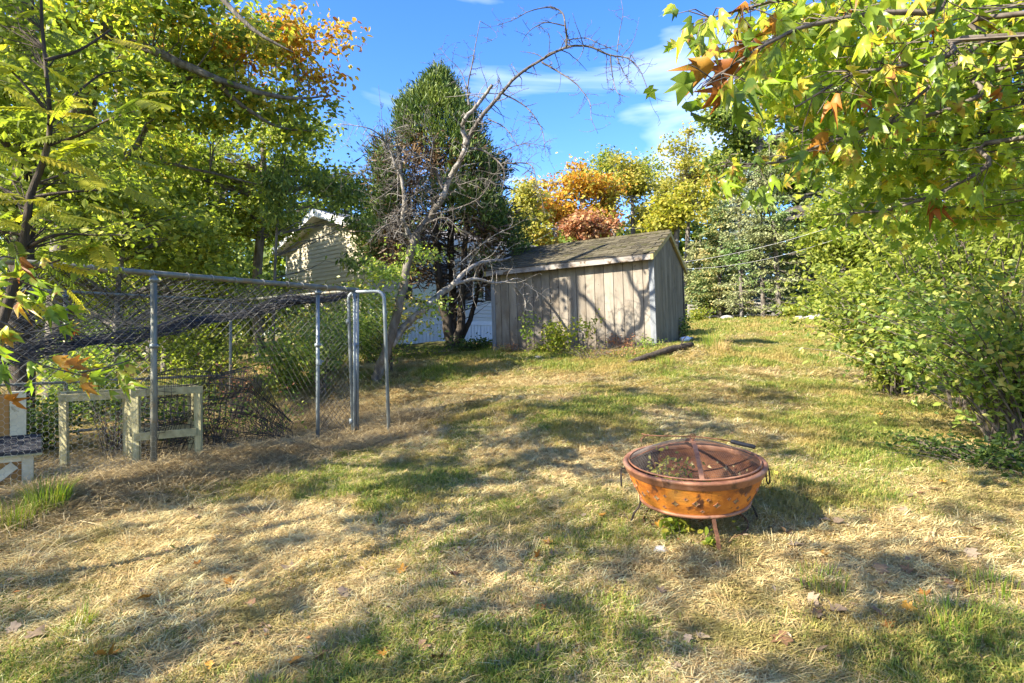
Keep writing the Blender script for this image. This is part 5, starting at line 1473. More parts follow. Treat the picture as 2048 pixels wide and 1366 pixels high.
# --- overhanging maple at the upper right -------------------------------------
MAPM = [MB().cards([(0, 0, 0)], [(0, 1, 0)], [(0, 0, 1)], [1.0], T_MAPLE[0], T_MAPLE[1]) for _ in range(1)]
def leaf_meshes(mat, n=5):
    out = []
    for i in range(n):
        T = [(x * (1 + .09 * (i - 2)), y, z * (1 + 1.1 * i) - .16 * i * y * y + .10 * math.sin(5 * x + 4 * y + i) - .25 * (i == 2) * x) for x, y, z in T_MAPLE[0]]
        mb = MB(); mb.add(T, T_MAPLE[1])
        mb.tube([(0, 0, 0), (.01, -.22, .04), (0, -.42, .12)], [.014, .012, .012], 3, False)
        out.append(mb.mesh('leaf', mat, True))
    return out
LM = leaf_meshes(M['maple_i']); LO = leaf_meshes(M['maple_o'])
def place_leaf(parent, pos, axis, nrm, size, meshes, name='leaf'):
    axis = axis.normalized(); r = axis.cross(nrm).normalized(); n = r.cross(axis)
    m = Matrix((r, axis, n)).transposed().to_4x4()
    o = obj(name, random.choice(meshes), parent)
    o.matrix_local = Matrix.Translation(pos) @ m @ Matrix.Scale(size, 4)
    return o
def overhang():
    base = Vector((4.6, 1.9, 0)); base.z = gz1(base.x, base.y)
    t = thing('maple_tree', 'maple whose leafy branches hang into the picture from the upper right', 'tree', base)
    tr = [(0, 0, -.2), (.02, .02, 1.5), (-.05, .1, 3.0), (.0, .15, 5.0)]
    q, r = smooth_path(tr, [.15, .13, .11, .05], 4, .1)
    mb = MB(); mb.tube(q, r, 10); obj('trunk', mb, t, M['bark'], True)
    B = [([(2048, -60), (1880, 18), (1760, 25), (1661, 42), (1590, 60), (1520, 95), (1460, 135), (1400, 178)], 2.45, 2.15, 46, .05),
         ([(2060, 25), (1970, 80), (1900, 138), (1840, 190), (1790, 235), (1740, 270)], 2.7, 2.9, 40, .06),
         ([(2048, 70), (1900, 110), (1780, 135), (1700, 150), (1640, 185), (1590, 215)], 2.5, 2.35, 42, .06),
         ([(2060, 130), (1960, 190), (1880, 225), (1771, 246), (1700, 272), (1643, 289), (1570, 322), (1500, 328), (1441, 332)], 3.0, 2.9, 66, .05),
         ([(2060, 275), (1980, 330), (1899, 377), (1840, 400), (1771, 421), (1710, 425), (1660, 430)], 3.1, 3.3, 40, .06),
         ([(2048, -90), (1900, -30), (1780, -20), (1680, -15), (1560, 0), (1480, 20), (1410, 40)], 2.6, 2.3, 44, .05),
         ([(2070, 200), (1990, 260), (1900, 300), (1800, 350)], 3.3, 3.8, 30, .07)]
    big = []
    for l, d0, d1, nl, sg in B:
        n = len(l)
        pts = [P(px, py, d0 + (d1 - d0) * i / (n - 1)) - base for i, (px, py) in enumerate(l)]
        st = Vector((.0, .1, pts[0].z - .3))
        q, r = smooth_path([st] + pts, [.03] + [.014 - .011 * i / (n - 1) for i in range(n)], 4, .3)
        mb = MB(); mb.tube(q, r, 5, False)
        for i in range(nl):
            k = random.randint(5, len(q) - 1)
            j = q[k] + Vector((random.gauss(0, sg * 1.6), random.gauss(0, sg * 1.8), random.gauss(-.02, sg)))
            mb.tube([q[k - 1], q[k].lerp(j, .6) + Vector((0, 0, .02)), j], [.003, .0024, .0018], 3, False)
            big.append((j, d0))
        obj('branch', mb, t, M['twig'], True)
    for j, d in big[:300]:
        ax = Vector((random.gauss(-.35, .6), random.gauss(-.3, .6), random.gauss(-.75, .35)))
        nr = Vector((random.gauss(-.5, .55), random.gauss(-.55, .55), random.gauss(.55, .4)))
        place_leaf(t, j + ax.normalized() * .03, ax, nr, .080 * random.uniform(.6, 1.25), LO if random.random() < .05 else LM)
    for px, py, d, a in ((1455, 172, 2.18, .3), (1463, 128, 2.2, .9), (1512, 88, 2.25, .8), (1415, 125, 2.15, .6)):
        o = place_leaf(t, P(px, py, d) - base, Vector((-.6, -.1, -.7)), Vector((.5, -.7, .2)), .10, LO)
        o['label'] = 'orange turned leaf'
    mb = MB()
    cl = blob_clumps([(1830, 120, 3.3, 200, 110, .5), (1960, 260, 3.6, 120, 130, .5), (1820, 300, 3.8, 170, 80, .5), (1940, 60, 3.2, 140, 80, .5), (1700, 110, 3.1, 130, 70, .4), (1980, 400, 4.2, 100, 70, .5), (1580, 60, 2.7, 120, 55, .3), (1860, 400, 4.2, 130, 60, .5), (1700, 230, 3.6, 120, 60, .4), (1620, 130, 3.2, 110, 60, .4)], 440, .2)
    leaves_at(mb, cl - np.array(tuple(base)), 9, .13, .074, T_MAPLE, up=.5, droop=.8)
    obj('foliage', mb, t, M['maple'], kind='stuff')
    tw = MB(); limbs_to(tw, [Vector((0, .1, z)) for z in np.linspace(1.5, 4.6, 14)], [.06] * 14, cl - np.array(tuple(base)), .22, .004, .12); obj('branches', tw, t, M['twig'], kind='stuff')
overhang()

# --- sprig of maple in front of the kennel at the left --------------------------
def sprig():
    base = Vector((-2.95, 1.85, 0)); base.z = gz1(base.x, base.y)
    t = thing('maple_sapling', 'maple sapling reaching yellowing leaves in front of the kennel from the left', 'tree', base)
    mb = MB(); q, r = smooth_path([(0, 0, -.1), (.05, .1, .6), (.0, .25, 1.25), (-.1, .3, 2.1)], [.022, .018, .013, .006], 4, .2); mb.tube(q, r, 6); obj('trunk', mb, t, M['twig'], True)
    for l, d0, d1, nl in (([(-60, 690), (20, 700), (80, 728), (140, 745), (200, 758)], 2.5, 2.9, 13), ([(-60, 640), (40, 665), (110, 655), (160, 640)], 2.5, 2.9, 7), ([(-60, 600), (10, 560), (60, 570), (130, 600)], 2.5, 2.9, 12), ([(160, 745), (210, 735), (260, 720)], 2.85, 3.0, 5), ([(-60, 760), (20, 770), (60, 775)], 2.5, 2.6, 5), ([(-60, 520), (20, 515), (90, 540)], 2.5, 2.9, 8)):
        pts = [P(px, py, d0 + (d1 - d0) * i / (len(l) - 1)) - base for i, (px, py) in enumerate(l)]
        if l[0][0] < 0:
            pts = [Vector((.0, .2, max(.4, min(1.9, pts[0].z - .15))))] + pts
        q, r = smooth_path(pts, [.006 - .004 * i / len(pts) for i in range(len(pts))], 4, .2)
        mb = MB(); mb.tube(q, r, 4, False); obj('branch', mb, t, M['twig'], True)
        for i in range(nl):
            k = random.randint(len(q) // 3, len(q) - 1)
            j = q[k] + Vector((random.gauss(0, .03), random.gauss(0, .04), random.gauss(-.02, .03)))
            ax = Vector((random.gauss(.3, .6), random.gauss(-.2, .5), random.gauss(-.6, .3)))
            nr = Vector((random.gauss(-.4, .5), random.gauss(-.6, .5), random.gauss(.6, .4)))
            place_leaf(t, j, ax, nr, .078 * random.uniform(.7, 1.2), LO if random.random() < .09 else LM)
sprig()

# --- sapling with long feather-shaped fronds, upper left -------------------------
def frond_tree():
    base = Vector((-3.0, 2.9, 0)); base.z = gz1(base.x, base.y)
    t = thing('frond_tree', 'sapling with long feathery yellow green fronds close by at the left', 'tree', base)
    st = [base + Vector((0, 0, -.1)), P(10, 620, 3.25), P(45, 500, 3.3), P(60, 395, 3.35), P(95, 292, 3.4), P(98, 215, 3.4), P(85, 60, 3.4), P(80, -60, 3.4)]
    q, r = smooth_path([p - base for p in st], [.03, .026, .022, .02, .016, .012, .009, .006], 4, .15)
    mb = MB(); mb.tube(q, r, 7); obj('trunk', mb, t, M['bark_dark'], True)
    tips = [(q[i], .3) for i in range(8, len(q), 1)]
    for l in ([(97, 290), (160, 270), (215, 240), (270, 222)], [(96, 225), (50, 170), (20, 140)], [(60, 400), (20, 385), (-40, 350)], [(90, 120), (160, 100), (220, 60)], [(45, 500), (110, 470), (190, 470), (260, 470)], [(50, 470), (-10, 460), (-50, 440)], [(60, 395), (130, 385), (200, 380)], [(97, 250), (150, 190), (200, 150), (250, 140)], [(10, 615), (60, 545), (120, 520)]):
        pts = [P(px, py, 3.35 + random.uniform(-.3, .35) * i / 2) - base for i, (px, py) in enumerate(l)]
        p2, r2 = smooth_path(pts, [.011 - .003 * i for i in range(len(pts))], 4, .2)
        mb = MB(); mb.tube(p2, r2, 5, False); obj('branch', mb, t, M['bark_dark'], True)
        tips += [(p, .2) for p in p2[2:]]
    fm = []
    for v in range(4):
        mb = MB(); N = 9; pos = []; ax = []; nr = []; L = 1.0
        rach = [(0, u, -.16 * u * u - .03 * v * u) for u in np.linspace(0, .9, 8)]
        mb.tube(rach, [.008 - .0008 * i for i in range(8)], 3, False)
        for i in range(N):
            u = .16 + .74 * i / N
            for s in (-1, 1):
                pos.append((0, u, -.16 * u * u - .03 * v * u)); ax.append((s * .95, .42 + .1 * random.random(), -.18 - .12 * random.random())); nr.append((0, .1, 1))
        pos.append((0, .9, -.13)); ax.append((0, 1, -.3)); nr.append((0, .1, 1))
        sz = [.29 * (1 - .45 * abs((k // 2) / N - .45)) for k in range(len(pos))]
        mb.cards(pos, ax, nr, sz, [(0, 0, 0), (.19, .3, .02), (.14, .65, 0), (0, 1, -.08), (-.14, .65, 0), (-.19, .3, .02)], [[(0, 1, 2, 3), (0, 3, 4, 5)]])
        fm.append(mb.mesh('frond', M['frond']))
    for i in range(84):
        p, s = random.choice(tips)
        a = random.uniform(-.9, 1.2) + (0 if random.random() < .7 else math.pi)
        ax = Vector((math.cos(a), math.sin(a) * .7 - .2, random.gauss(-.12, .22)))
        place_leaf(t, p + Vector((random.gauss(0, .06), random.gauss(0, .1), random.gauss(0, .08))), ax, Vector((random.gauss(-.1, .2), random.gauss(-.35, .2), 1)), .25 * random.uniform(.6, 1.25), fm, 'frond')
    cl = blob_clumps([(130, 170, 4.0, 130, 110, .5), (60, 380, 3.9, 110, 90, .5), (200, 330, 4.4, 120, 70, .5), (60, 60, 4.0, 120, 80, .5), (150, 480, 4.2, 130, 40, .4)], 120, .2)
    mb = MB(); leaves_at(mb, cl - np.array(tuple(base)), 17, .11, .058, T_LEAF); obj('foliage', mb, t, M['yellowgreen'], kind='stuff')
    tw = MB(); limbs_to(tw, q, r, cl - np.array(tuple(base)), .6, .004); obj('branches', tw, t, M['bark_dark'], kind='stuff')
frond_tree()

# --- trees standing behind the camera on the sunny side, whose shade dapples the lawn
for x, y, h, cx, n, mt, lab in ((-8.6, -2.6, 8.5, 2.6, 250, 'yellowgreen', 'broad shade tree standing behind the camera to the left'),
                             (-10.5, 2.6, 8.5, 2.4, 220, 'yellowgreen', 'shade tree standing left of the kennel out of view'),
                             (-6.4, 3.3, 9.6, 2.6, 180, 'yellowgreen', 'tall shade tree standing beside the camera on its left'),
                             (-4.4, -1.6, 6.2, 1.8, 90, 'green', 'slim shade tree standing behind the camera on its left')):
    z0 = gz1(x, y)
    t = thing('shade_tree', lab, 'tree', (x, y, z0))
    q, r = smooth_path([(0, 0, -.2), (.35, -.25, h * .25), (-.1, .1, h * .5), (.2, -.1, h * .9)], [.08, .065, .05, .02], 4, .3)
    mb = MB(); mb.tube(q, r, 8); obj('trunk', mb, t, M['bark'], True)
    v = rdir(n) * (rng.random((n, 1)) ** .4) * np.array([cx * 1.25, cx * 1.25, h * .30]); v[:, 2] += h * .68
    if x == -6.4:
        v[:, 0] += .8; v[:, 1] -= 1.6
    mb = MB(); limbs_to(mb, q, r, v, .35, .008); obj('branches', mb, t, M['bark'], kind='stuff')
    mb = MB(); leaves_at(mb, v, 36, .13, .10, T_OVAL); obj('crown', mb, t, M[mt], kind='stuff')

# ------------------------------------------------------------------ small plants
def tuft(label, px, py, d, n, h, spread, mat='tuft', name='grass_tuft', group='taller grass tufts'):
    b = ground(px, py, d)
    t = MB(); V = []; Q = []; Tt = []
    for i in range(n):
        a = random.uniform(0, 6.28); r0 = spread * math.sqrt(random.random()) * .6; hh = h * random.uniform(.45, 1.1); ln = random.uniform(.1, .6) * hh
        p0 = Vector((r0 * math.cos(a), r0 * math.sin(a), 0))
        wx = p0.x + b.x; wy = p0.y + b.y
        p0.z = 0.0 - .02
        dr = Vector((math.cos(a + random.gauss(0, .6)), math.sin(a + random.gauss(0, .6)), 0)); s = Vector((-dr.y, dr.x, 0)) * random.uniform(.0016, .0032)
        p1 = p0 + dr * ln * .3 + Vector((0, 0, hh * .6)); p2 = p0 + dr * ln + Vector((0, 0, hh * .92))
        k = len(V); V += [tuple(p0 - s), tuple(p0 + s), tuple(p1 + s * .8), tuple(p1 - s * .8), tuple(p2)]
        Q.append((k, k + 1, k + 2, k + 3)); Tt.append((k + 3, k + 2, k + 4))
    t.add(V, [Q, Tt])
    o = obj(name, t, None, M[mat], loc=b, label=label, category='grass', kind='thing')
    o['group'] = group
for a in (('tall green grass tuft at the left foot of the hutch', 95, 1005, 4.35, 420, .34, .22), ('low bright grass tuft at the left picture edge below the hutch', 30, 1035, 4.1, 420, .24, .30),
          ('bright grass tuft in the sun left of centre', 850, 1010, 4.2, 120, .11, .12), ('spiky green grass tuft in the lower left shade', 165, 1235, 2.75, 70, .13, .09),
          ('green grass tuft near the bottom centre', 990, 1330, 2.25, 130, .09, .12), ('arching green grass tuft at the right corner of the shed', 1425, 712, 11.2, 260, .42, .3),
          ('pale dry grass tuft right of the shed corner', 1445, 722, 10.8, 160, .36, .28), ('green grass tuft below the shed left corner', 985, 728, 11.6, 260, .34, .45),
          ('bleached grass tuft at the foot of the bank', 838, 832, 7.7, 120, .16, .16), ('green grass tuft on the bank below the apple tree', 880, 725, 10.6, 200, .3, .4),
          ('long green grass tuft in the right foreground', 1900, 1290, 2.45, 200, .14, .22), ('long grass tuft at the lower right corner', 1985, 1200, 2.75, 200, .14, .25),
          ('green grass tuft in the shade in front of the fire pit', 1640, 1195, 2.8, 160, .12, .2), ('grass tuft right of the log end', 1330, 742, 9.9, 150, .2, .3)):
    tuft(*a, mat='thatch' if ('dry' in a[0] or 'bleached' in a[0]) else 'tuft')

shrub('yellow_weed_bush', 'bushy yellow green weeds growing against the shed front', P(1120, 712, 11.9), 26, 1.0, .45, 'weed', 900, .07, start=.15, sig=.07, cat='weed', r=.005)
shrub('tall_weed', 'tall thin weed with round leaves in front of the left shed boards', P(1055, 710, 12.2), 7, 1.45, .3, 'shrub', 130, .085, start=.25, sig=.05, cat='weed', r=.005)
shrub('tall_weed', 'taller leafy stem standing right of the yellow weeds', P(1175, 712, 11.8), 6, 1.15, .35, 'weed', 130, .07, start=.3, sig=.05, cat='weed', r=.005)
shrub('low_weed', 'reddish dry weeds along the right part of the shed base', P(1245, 706, 11.75), 34, .45, .5, 'red', 420, .035, start=.3, sig=.04, cat='weed', r=.003)
shrub('low_weed', 'reddish dry weeds at the left end of the shed base', P(1010, 708, 12.9), 30, .4, .4, 'red', 300, .04, start=.3, sig=.04, cat='weed', r=.003)
shrub('low_weed', 'low yellow green weeds at the middle of the shed base', P(1090, 715, 12.1), 30, .4, .5, 'weed', 420, .05, start=.1, sig=.05, cat='weed', r=.003)
shrub('low_weed', 'sparse green weeds at the right front corner of the shed', P(1300, 708, 11.4), 24, .35, .4, 'shrub', 260, .05, start=.1, sig=.05, cat='weed', r=.003)
shrub('climbing_weed', 'green vine climbing the shed gable wall near its back', P(1366, 690, 13.3), 12, 1.0, .2, 'green', 420, .06, start=.05, sig=.05, cat='vine', r=.004)
shrub('ground_ivy', 'dark green ivy covering the ground left of the shed', P(950, 705, 13.7), 40, .4, .9, 'darkgreen', 1500, .07, start=.05, sig=.08, cat='ground cover')
shrub('low_weed', 'low weeds on the mound under the juniper', P(850, 705, 13.0), 30, .35, .8, 'weed', 600, .05, start=.1, sig=.06, cat='weed')
shrub('bramble', 'bare twiggy bramble in front of the shed weeds', P(1175, 735, 10.9), 44, .5, .9, 'weed', 160, .04, start=.4, sig=.04, cat='bramble', r=.005)
shrub('bramble', 'brown bramble patch left of the fallen log', P(1240, 740, 10.6), 36, .38, .7, 'red', 120, .035, start=.4, sig=.04, cat='bramble', r=.004)
shrub('ground_ivy', 'dark leafy groundcover beneath the arching shrub', P(1960, 905, 4.7), 50, .28, .8, 'darkgreen', 1700, .05, start=.05, sig=.06, cat='ground cover')
shrub('ground_ivy', 'patch of small leaves beside the right edge of the lawn', P(1800, 870, 5.3), 30, .14, .6, 'green', 600, .04, start=.05, sig=.05, cat='ground cover')
# weeds in and under the fire pit
def pit_weed(label, off, n, h, spread, mat, nl, size, z=0):
    t = shrub('pit_weed', label, (PIT.location.x + off[0], PIT.location.y + off[1], 0), n, h, spread, mat, nl, size, start=.2, sig=.018, cat='weed', r=.0022, arch=.2)
    t.location.z = PZ0 + z
    return t
pit_weed('dry weeds sprouting inside the fire pit bowl', (-.13, .02), 26, .40, .17, 'paleyellow', 260, .032, PRZ - .225)
pit_weed('small green weeds inside the bowl at its front', (.0, -.12), 16, .22, .16, 'weed', 120, .03, PRZ - .20)
pit_weed('leafy weed under the left side of the fire pit', (-.15, -.20), 12, .20, .10, 'weed', 110, .05, -.02)
pit_weed('pale leafy weed beside the front leg of the fire pit', (-.015, -.335), 5, .19, .04, 'weed', 16, .052, -.02)
pit_weed('small weed under the right side of the fire pit', (.2, -.12), 6, .14, .06, 'weed', 26, .04, -.02)

# ------------------------------------------------------------------ things lying about
def log():
    a = ground(1258, 757, 10.0); b = ground(1384, 727, 10.9)
    t = thing('fallen_log', 'long dark log lying on the grass right of the shed weeds', 'log', a)
    d = b - a
    q, r = smooth_path([Vector((0, 0, .03)), d * .35 + Vector((0, 0, .06)), d * .7 + Vector((.0, .02, .07)), d + Vector((0, 0, .06))], [.045, .055, .06, .05], 4, .15)
    mb = MB(); mb.tube(q, r, 9); obj('log', mb, t, M['bark_dark'], True)
    mb = MB(); mb.tube([d * .8 + Vector((0, 0, .09)), d * .82 + Vector((.02, -.04, .2)), d * .86 + Vector((.03, -.06, .26))], [.015, .01, .006], 5); obj('branch_stub', mb, t, M['bark_dark'])
log()
for i, (pts, d, r, lab) in enumerate((([(1060, 1322), (1180, 1290), (1260, 1262)], 2.3, .004, 'thin brown stick lying at the bottom centre of the lawn'), ([(300, 1350), (410, 1318), (520, 1272)], 2.35, .005, 'long thin stick lying at the lower left'), ([(0, 1062), (80, 1057), (160, 1056)], 4.0, .006, 'dry stick lying on the hay at the left edge'), ([(283, 1005), (310, 1030), (336, 1049)], 4.3, .004, 'pale straw stalk leaning on the hay'), ([(1040, 755), (1085, 742), (1130, 735)], 10.3, .012, 'grey branch lying in the weeds before the shed'), ([(1110, 795), (1150, 775), (1200, 772)], 9.0, .008, 'thin fallen branch at the top of the lawn'))):
    g = [ground(px, py, d - (.0 if d > 5 else .1 * k)) + Vector((0, 0, .02)) for k, (px, py) in enumerate(pts)]
    if i < 4:   # keep the stick on the ground where the pixel ray meets it
        g = []
        for px, py in pts:
            best = min(np.linspace(1.8, 6, 200), key=lambda dd: abs(P(px, py, dd).z - gz1(P(px, py, dd).x, dd)))
            g.append(P(px, py, best) + Vector((0, 0, .015)))
    q, rr = smooth_path(g, [r, r * .9, r * .5], 4, .6)
    mb = MB(); mb.tube([p - g[0] for p in q], rr, 5)
    obj('stick', mb, None, M['bark_brown'], loc=g[0], label=lab, category='stick', group='sticks on the ground')

def stone(label, px, py, d, s, mat='stone', name='stone', sq=.6):
    b = ground(px, py, d)
    mb = MB(); n = 10
    for_v = []
    rr = random.Random(int(px))
    rings = 6
    for i in range(rings + 1):
        ph = math.pi * i / rings
        for k in range(n):
            a = 2 * math.pi * k / n; q = s * (1 + .22 * rr.uniform(-1, 1)) * math.sin(ph)
            for_v.append((q * math.cos(a) * 1.25, q * math.sin(a), s * sq * math.cos(ph)))
    f = [(i * n + k, i * n + (k + 1) % n, (i + 1) * n + (k + 1) % n, (i + 1) * n + k) for i in range(rings) for k in range(n)]
    mb.add(for_v, [f])
    return obj(name, mb, None, M[mat], True, loc=b + Vector((0, 0, s * sq * .5)), label=label, category='stone', group='stones about the garden')
stone('pale stone at the foot of the first spruce trunk', 1455, 643, 27, .28)
stone('dark flat stone under the hedge', 1600, 641, 24.3, .30, sq=.4)
stone('grey stone by the right end of the hedge', 1632, 640, 24, .32, sq=.5)
stone('small rounded stone half buried in front of the fire pit', 1320, 1098, 3.15, .032)
for i, (px, py, d, s) in enumerate(((1075, 722, 11.5, .09), (1050, 728, 11.2, .07), (1110, 726, 11.3, .08), (1020, 735, 11, .06))):
    stone(('broken pale stone left of the yellow weeds', 'small pale stone at the edge of the shed rubble', 'flat pale stone under the yellow weeds', 'little stone on the bank below the shed')[i], px, py, d, s, sq=.35)
# white bottle by the shed
b0 = ground(1362, 688, 12.9)
mb = MB(); mb.lathe([(.0001, 0), (.055, 0), (.06, .02), (.06, .16), (.045, .20), (.02, .225), (.02, .26), (.0001, .262)], 16)
bt = thing('bottle', 'white plastic bottle lying by the back corner of the shed', 'bottle', b0 + Vector((0, 0, .10)), (0, math.radians(80), math.radians(20)))
obj('bottle_body', mb, bt, M['plastic'], True)
mb = MB(); mb.lathe([(.0001, .262), (.026, .262), (.026, .30), (.0001, .301)], 12); obj('cap', mb, bt, M['trim_grey'])

# split rail fence
def fence():
    a = ground(1378, 640, 30); b = ground(1590, 640, 28.5)
    t = thing('rail_fence', 'grey split rail fence half hidden under the spruces', 'fence', a)
    n = 6
    pts = [a.lerp(b, i / (n - 1)) for i in range(n)]
    for p in pts:
        g = gz1(p.x, p.y); mb = MB(); beam(mb, (p.x - a.x, p.y - a.y, g - a.z - .3), (p.x - a.x, p.y - a.y, g - a.z + .85), .12, .1); obj('post', mb, t, M['grey_wood'])
    for p, q in zip(pts[:-1], pts[1:]):
        for h in (.22, .42, .62, .8):
            mb = MB(); beam(mb, (p.x - a.x, p.y - a.y - .07, gz1(p.x, p.y) - a.z + h + random.uniform(-.02, .02)), (q.x - a.x, q.y - a.y - .07, gz1(q.x, q.y) - a.z + h + random.uniform(-.02, .02)), .05, .09); obj('rail', mb, t, M['grey_wood'])
fence()

# utility pole and wires
pb = ground(1111, 690, 34)
pt = thing('utility_pole', 'pale utility pole showing above the shed roof', 'utility pole', pb)
top = P(1111, 452, 34)
mb = MB(); mb.tube([(0, 0, -.5), (0, 0, top.z - pb.z)], [.15, .12], 10); obj('pole', mb, pt, M['grey_wood'], True)
mb = MB(); beam(mb, (-.5, -.14, top.z - pb.z - .25), (.5, -.14, top.z - pb.z - .25), .09, .09); obj('crossarm', mb, pt, M['grey_wood'])
for x in (-.4, .4):
    mb = MB(); mb.tube([(x, -.14, top.z - pb.z - .2), (x, -.14, top.z - pb.z - .08)], [.04, .03], 8); obj('insulator', mb, pt, M['white'])
def cable(label, a, b, sag, r=.006):
    pts = [a.lerp(b, u) + Vector((0, 0, -sag * 4 * u * (1 - u))) - a for u in np.linspace(0, 1, 24)]
    mb = MB(); mb.tube(pts, r, 5, False)
    obj('power_line', mb, None, M['cable'], True, loc=a, label=label, category='cable', group='power lines')
cable('upper power line running from the pole past the autumn trees', P(1111, 456, 34), P(1700, 418, 30), .35)
cable('power line dipping from the pole to the house', P(1111, 458, 34), P(1000, 500, 23), .2)
cable('lower power line crossing in front of the spruces', P(1300, 530, 24), P(1760, 420, 17), .3, .006)
cable('lowest power line just under the other across the spruces', P(1300, 534, 24), P(1790, 432, 17), .55, .005)

# ------------------------------------------------------------------ fallen leaves
def curled(seed, curl):
    T = []
    for x, y, z in T_MAPLE[0]:
        T.append((x, y - .4, .35 * curl * x * x * 2 + curl * .55 * (y - .45) ** 2 + .10 * math.sin(seed + 6 * x + 3 * y)))
    mb = MB(); mb.add(T, T_MAPLE[1])
    return mb
LV = {}
for mname in ('leaf_tan', 'leaf_brown', 'leaf_orange', 'leaf_yellow'):
    LV[mname] = [curled(i, c).mesh('fallen_leaf', M[mname], True) for i, c in enumerate((.6, 1.1, 1.7, .35))]
def hit(px, py):
    ds = np.linspace(1.7, 14, 400)
    p = np.array([tuple(P(px, py, d)) for d in ds]); k = np.argmax(p[:, 2] < gz(p[:, 0], p[:, 1]))
    return ds[k] if p[k, 2] < gz1(p[k, 0], p[k, 1]) else 8.0
SPOT = [(1570, 1078, 'leaf_tan', .11), (1590, 1102, 'leaf_tan', .11), (1870, 988, 'leaf_brown', .10), (1690, 918, 'leaf_tan', .08), (1786, 920, 'leaf_tan', .07), (1804, 1032, 'leaf_tan', .09), (1735, 1000, 'leaf_tan', .07),
        (1817, 1002, 'leaf_tan', .08), (1950, 1068, 'leaf_brown', .09), (1945, 1126, 'leaf_tan', .10), (1920, 1092, 'leaf_orange', .09), (1760, 1155, 'leaf_tan', .11), (1812, 1155, 'leaf_brown', .08), (1645, 1120, 'leaf_orange', .08),
        (1625, 1218, 'leaf_tan', .11), (1672, 1240, 'leaf_tan', .10), (1632, 1253, 'leaf_tan', .08), (1562, 1300, 'leaf_brown', .12), (1760, 1245, 'leaf_brown', .09), (1895, 1180, 'leaf_brown', .08), (1915, 1180, 'leaf_orange', .08), (1940, 1208, 'leaf_brown', .09),
        (1850, 1203, 'leaf_orange', .09), (1778, 1270, 'leaf_orange', .08), (1640, 1325, 'leaf_tan', .08), (1970, 1345, 'leaf_brown', .10), (1600, 1180, 'leaf_tan', .11), (1675, 1058, 'leaf_tan', .09), (1648, 1055, 'leaf_tan', .09),
        (1065, 1330, 'leaf_tan', .13), (840, 1322, 'leaf_brown', .12), (880, 1335, 'leaf_brown', .10), (765, 1325, 'leaf_orange', .08), (1085, 1240, 'leaf_brown', .09), (805, 1155, 'leaf_orange', .09), (1075, 1128, 'leaf_orange', .08), (1105, 1122, 'leaf_tan', .09),
        (1095, 1105, 'leaf_brown', .08), (910, 1165, 'leaf_brown', .08), (815, 1058, 'leaf_orange', .08), (580, 1150, 'leaf_tan', .13), (660, 970, 'leaf_yellow', .09), (648, 925, 'leaf_tan', .08), (290, 1215, 'leaf_orange', .10), (460, 1178, 'leaf_orange', .10),
        (350, 1108, 'leaf_yellow', .10), (395, 1140, 'leaf_orange', .07), (690, 1205, 'leaf_tan', .12), (500, 1220, 'leaf_brown', .08), (385, 1030, 'leaf_tan', .09), (1238, 818, 'leaf_yellow', .11), (1216, 815, 'leaf_yellow', .08), (905, 845, 'leaf_tan', .09),
        (1590, 790, 'leaf_tan', .10), (1720, 780, 'leaf_tan', .10), (1800, 770, 'leaf_tan', .10), (1660, 800, 'leaf_brown', .09), (1700, 838, 'leaf_tan', .09), (1860, 890, 'leaf_tan', .08), (1760, 835, 'leaf_orange', .09), (1205, 1045, 'leaf_orange', .07),
        (25, 1275, 'leaf_tan', .10), (75, 1285, 'leaf_tan', .13), (215, 1330, 'leaf_orange', .12), (640, 1330, 'leaf_brown', .09), (1215, 1285, 'leaf_yellow', .06), (1320, 1065, 'leaf_orange', .08), (1980, 905, 'leaf_tan', .09), (1550, 960, 'leaf_yellow', .08)]
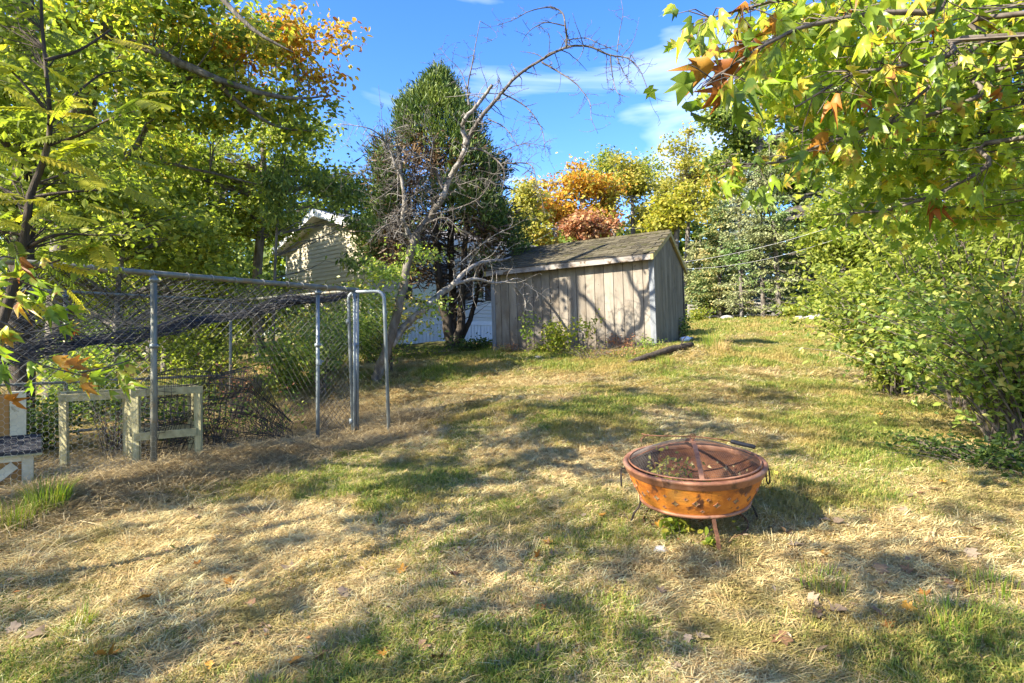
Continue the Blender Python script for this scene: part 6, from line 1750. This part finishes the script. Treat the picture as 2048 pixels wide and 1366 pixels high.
def where(px, py):
    dx, dy = px - 1390, py - 1000
    if abs(dx) < 330 and abs(dy) < 130:
        return 'right of the fire pit' if dx > 0 else 'left of the fire pit'
    if abs(dx) < 300 and dy >= 130:
        return 'in front of the fire pit'
    row = 'at the bottom edge' if py > 1290 else 'on the near lawn' if py > 1130 else 'on the middle lawn' if py > 900 else 'below the shed'
    colm = 'by the kennel side' if px < 480 else 'left of centre' if px < 900 else 'near the centre' if px < 1250 else 'on the right' if px < 1800 else 'at the far right'
    return row + ' ' + colm
CURL = ('half curled', 'cupped', 'tightly curled', 'flat')
COLR = {'leaf_tan': 'pale tan', 'leaf_brown': 'dark brown', 'leaf_orange': 'orange', 'leaf_yellow': 'yellow'}
extra = []
rr = random.Random(4)
for i in range(95):
    extra.append((rr.uniform(0, 2040), 700 + 660 * rr.random() ** .8, rr.choice(('leaf_tan', 'leaf_tan', 'leaf_brown', 'leaf_orange', 'leaf_brown')), rr.uniform(.04, .08)))
for px, py, mname, s in SPOT + [e for e in extra if e[1] > 760]:
    d = hit(px, py)
    p = P(px, py, d); p.z = gz1(p.x, p.y) + .03
    if in_shed(p.x, p.y, .1):
        continue
    ci = random.randrange(4)
    o = obj('fallen_leaf', LV[mname][ci], None, loc=p, rot=(random.gauss(0, .35), random.gauss(0, .35), random.uniform(0, 6.28)))
    s *= .74; o.scale = (s, s, s)
    o['label'] = ('%s %s %s leaf %s' % ('small' if s < .065 else 'broad' if s > .1 else 'dry', CURL[ci], COLR[mname], where(px, py))); o['category'] = 'leaf'; o['group'] = 'fallen leaves on the lawn'

def litter():
    n = 5200
    y = rng.uniform(1.4, 9, n); x = rng.uniform(-1, 1, n) * (.9 * y + .4)
    w = fbm(x, y, .7, 3, 61); k = (w > .47) & ~in_shed(x, y); x = x[k]; y = y[k]; n = len(x)
    pos = np.stack([x, y, gz(x, y) + rng.uniform(.005, .035, n)], -1)
    ax = rdir(n); ax[:, 2] *= .3
    nr = rdir(n) * .5; nr[:, 2] += 1
    mb = MB(); mb.cards(pos, ax, nr, rng.uniform(.015, .042, n), T_LEAF[0], T_LEAF[1])
    obj('leaf_litter', mb, None, M['litter'], kind='stuff', label='small brown bits of broken leaf caught in the grass', category='leaf litter')
litter()
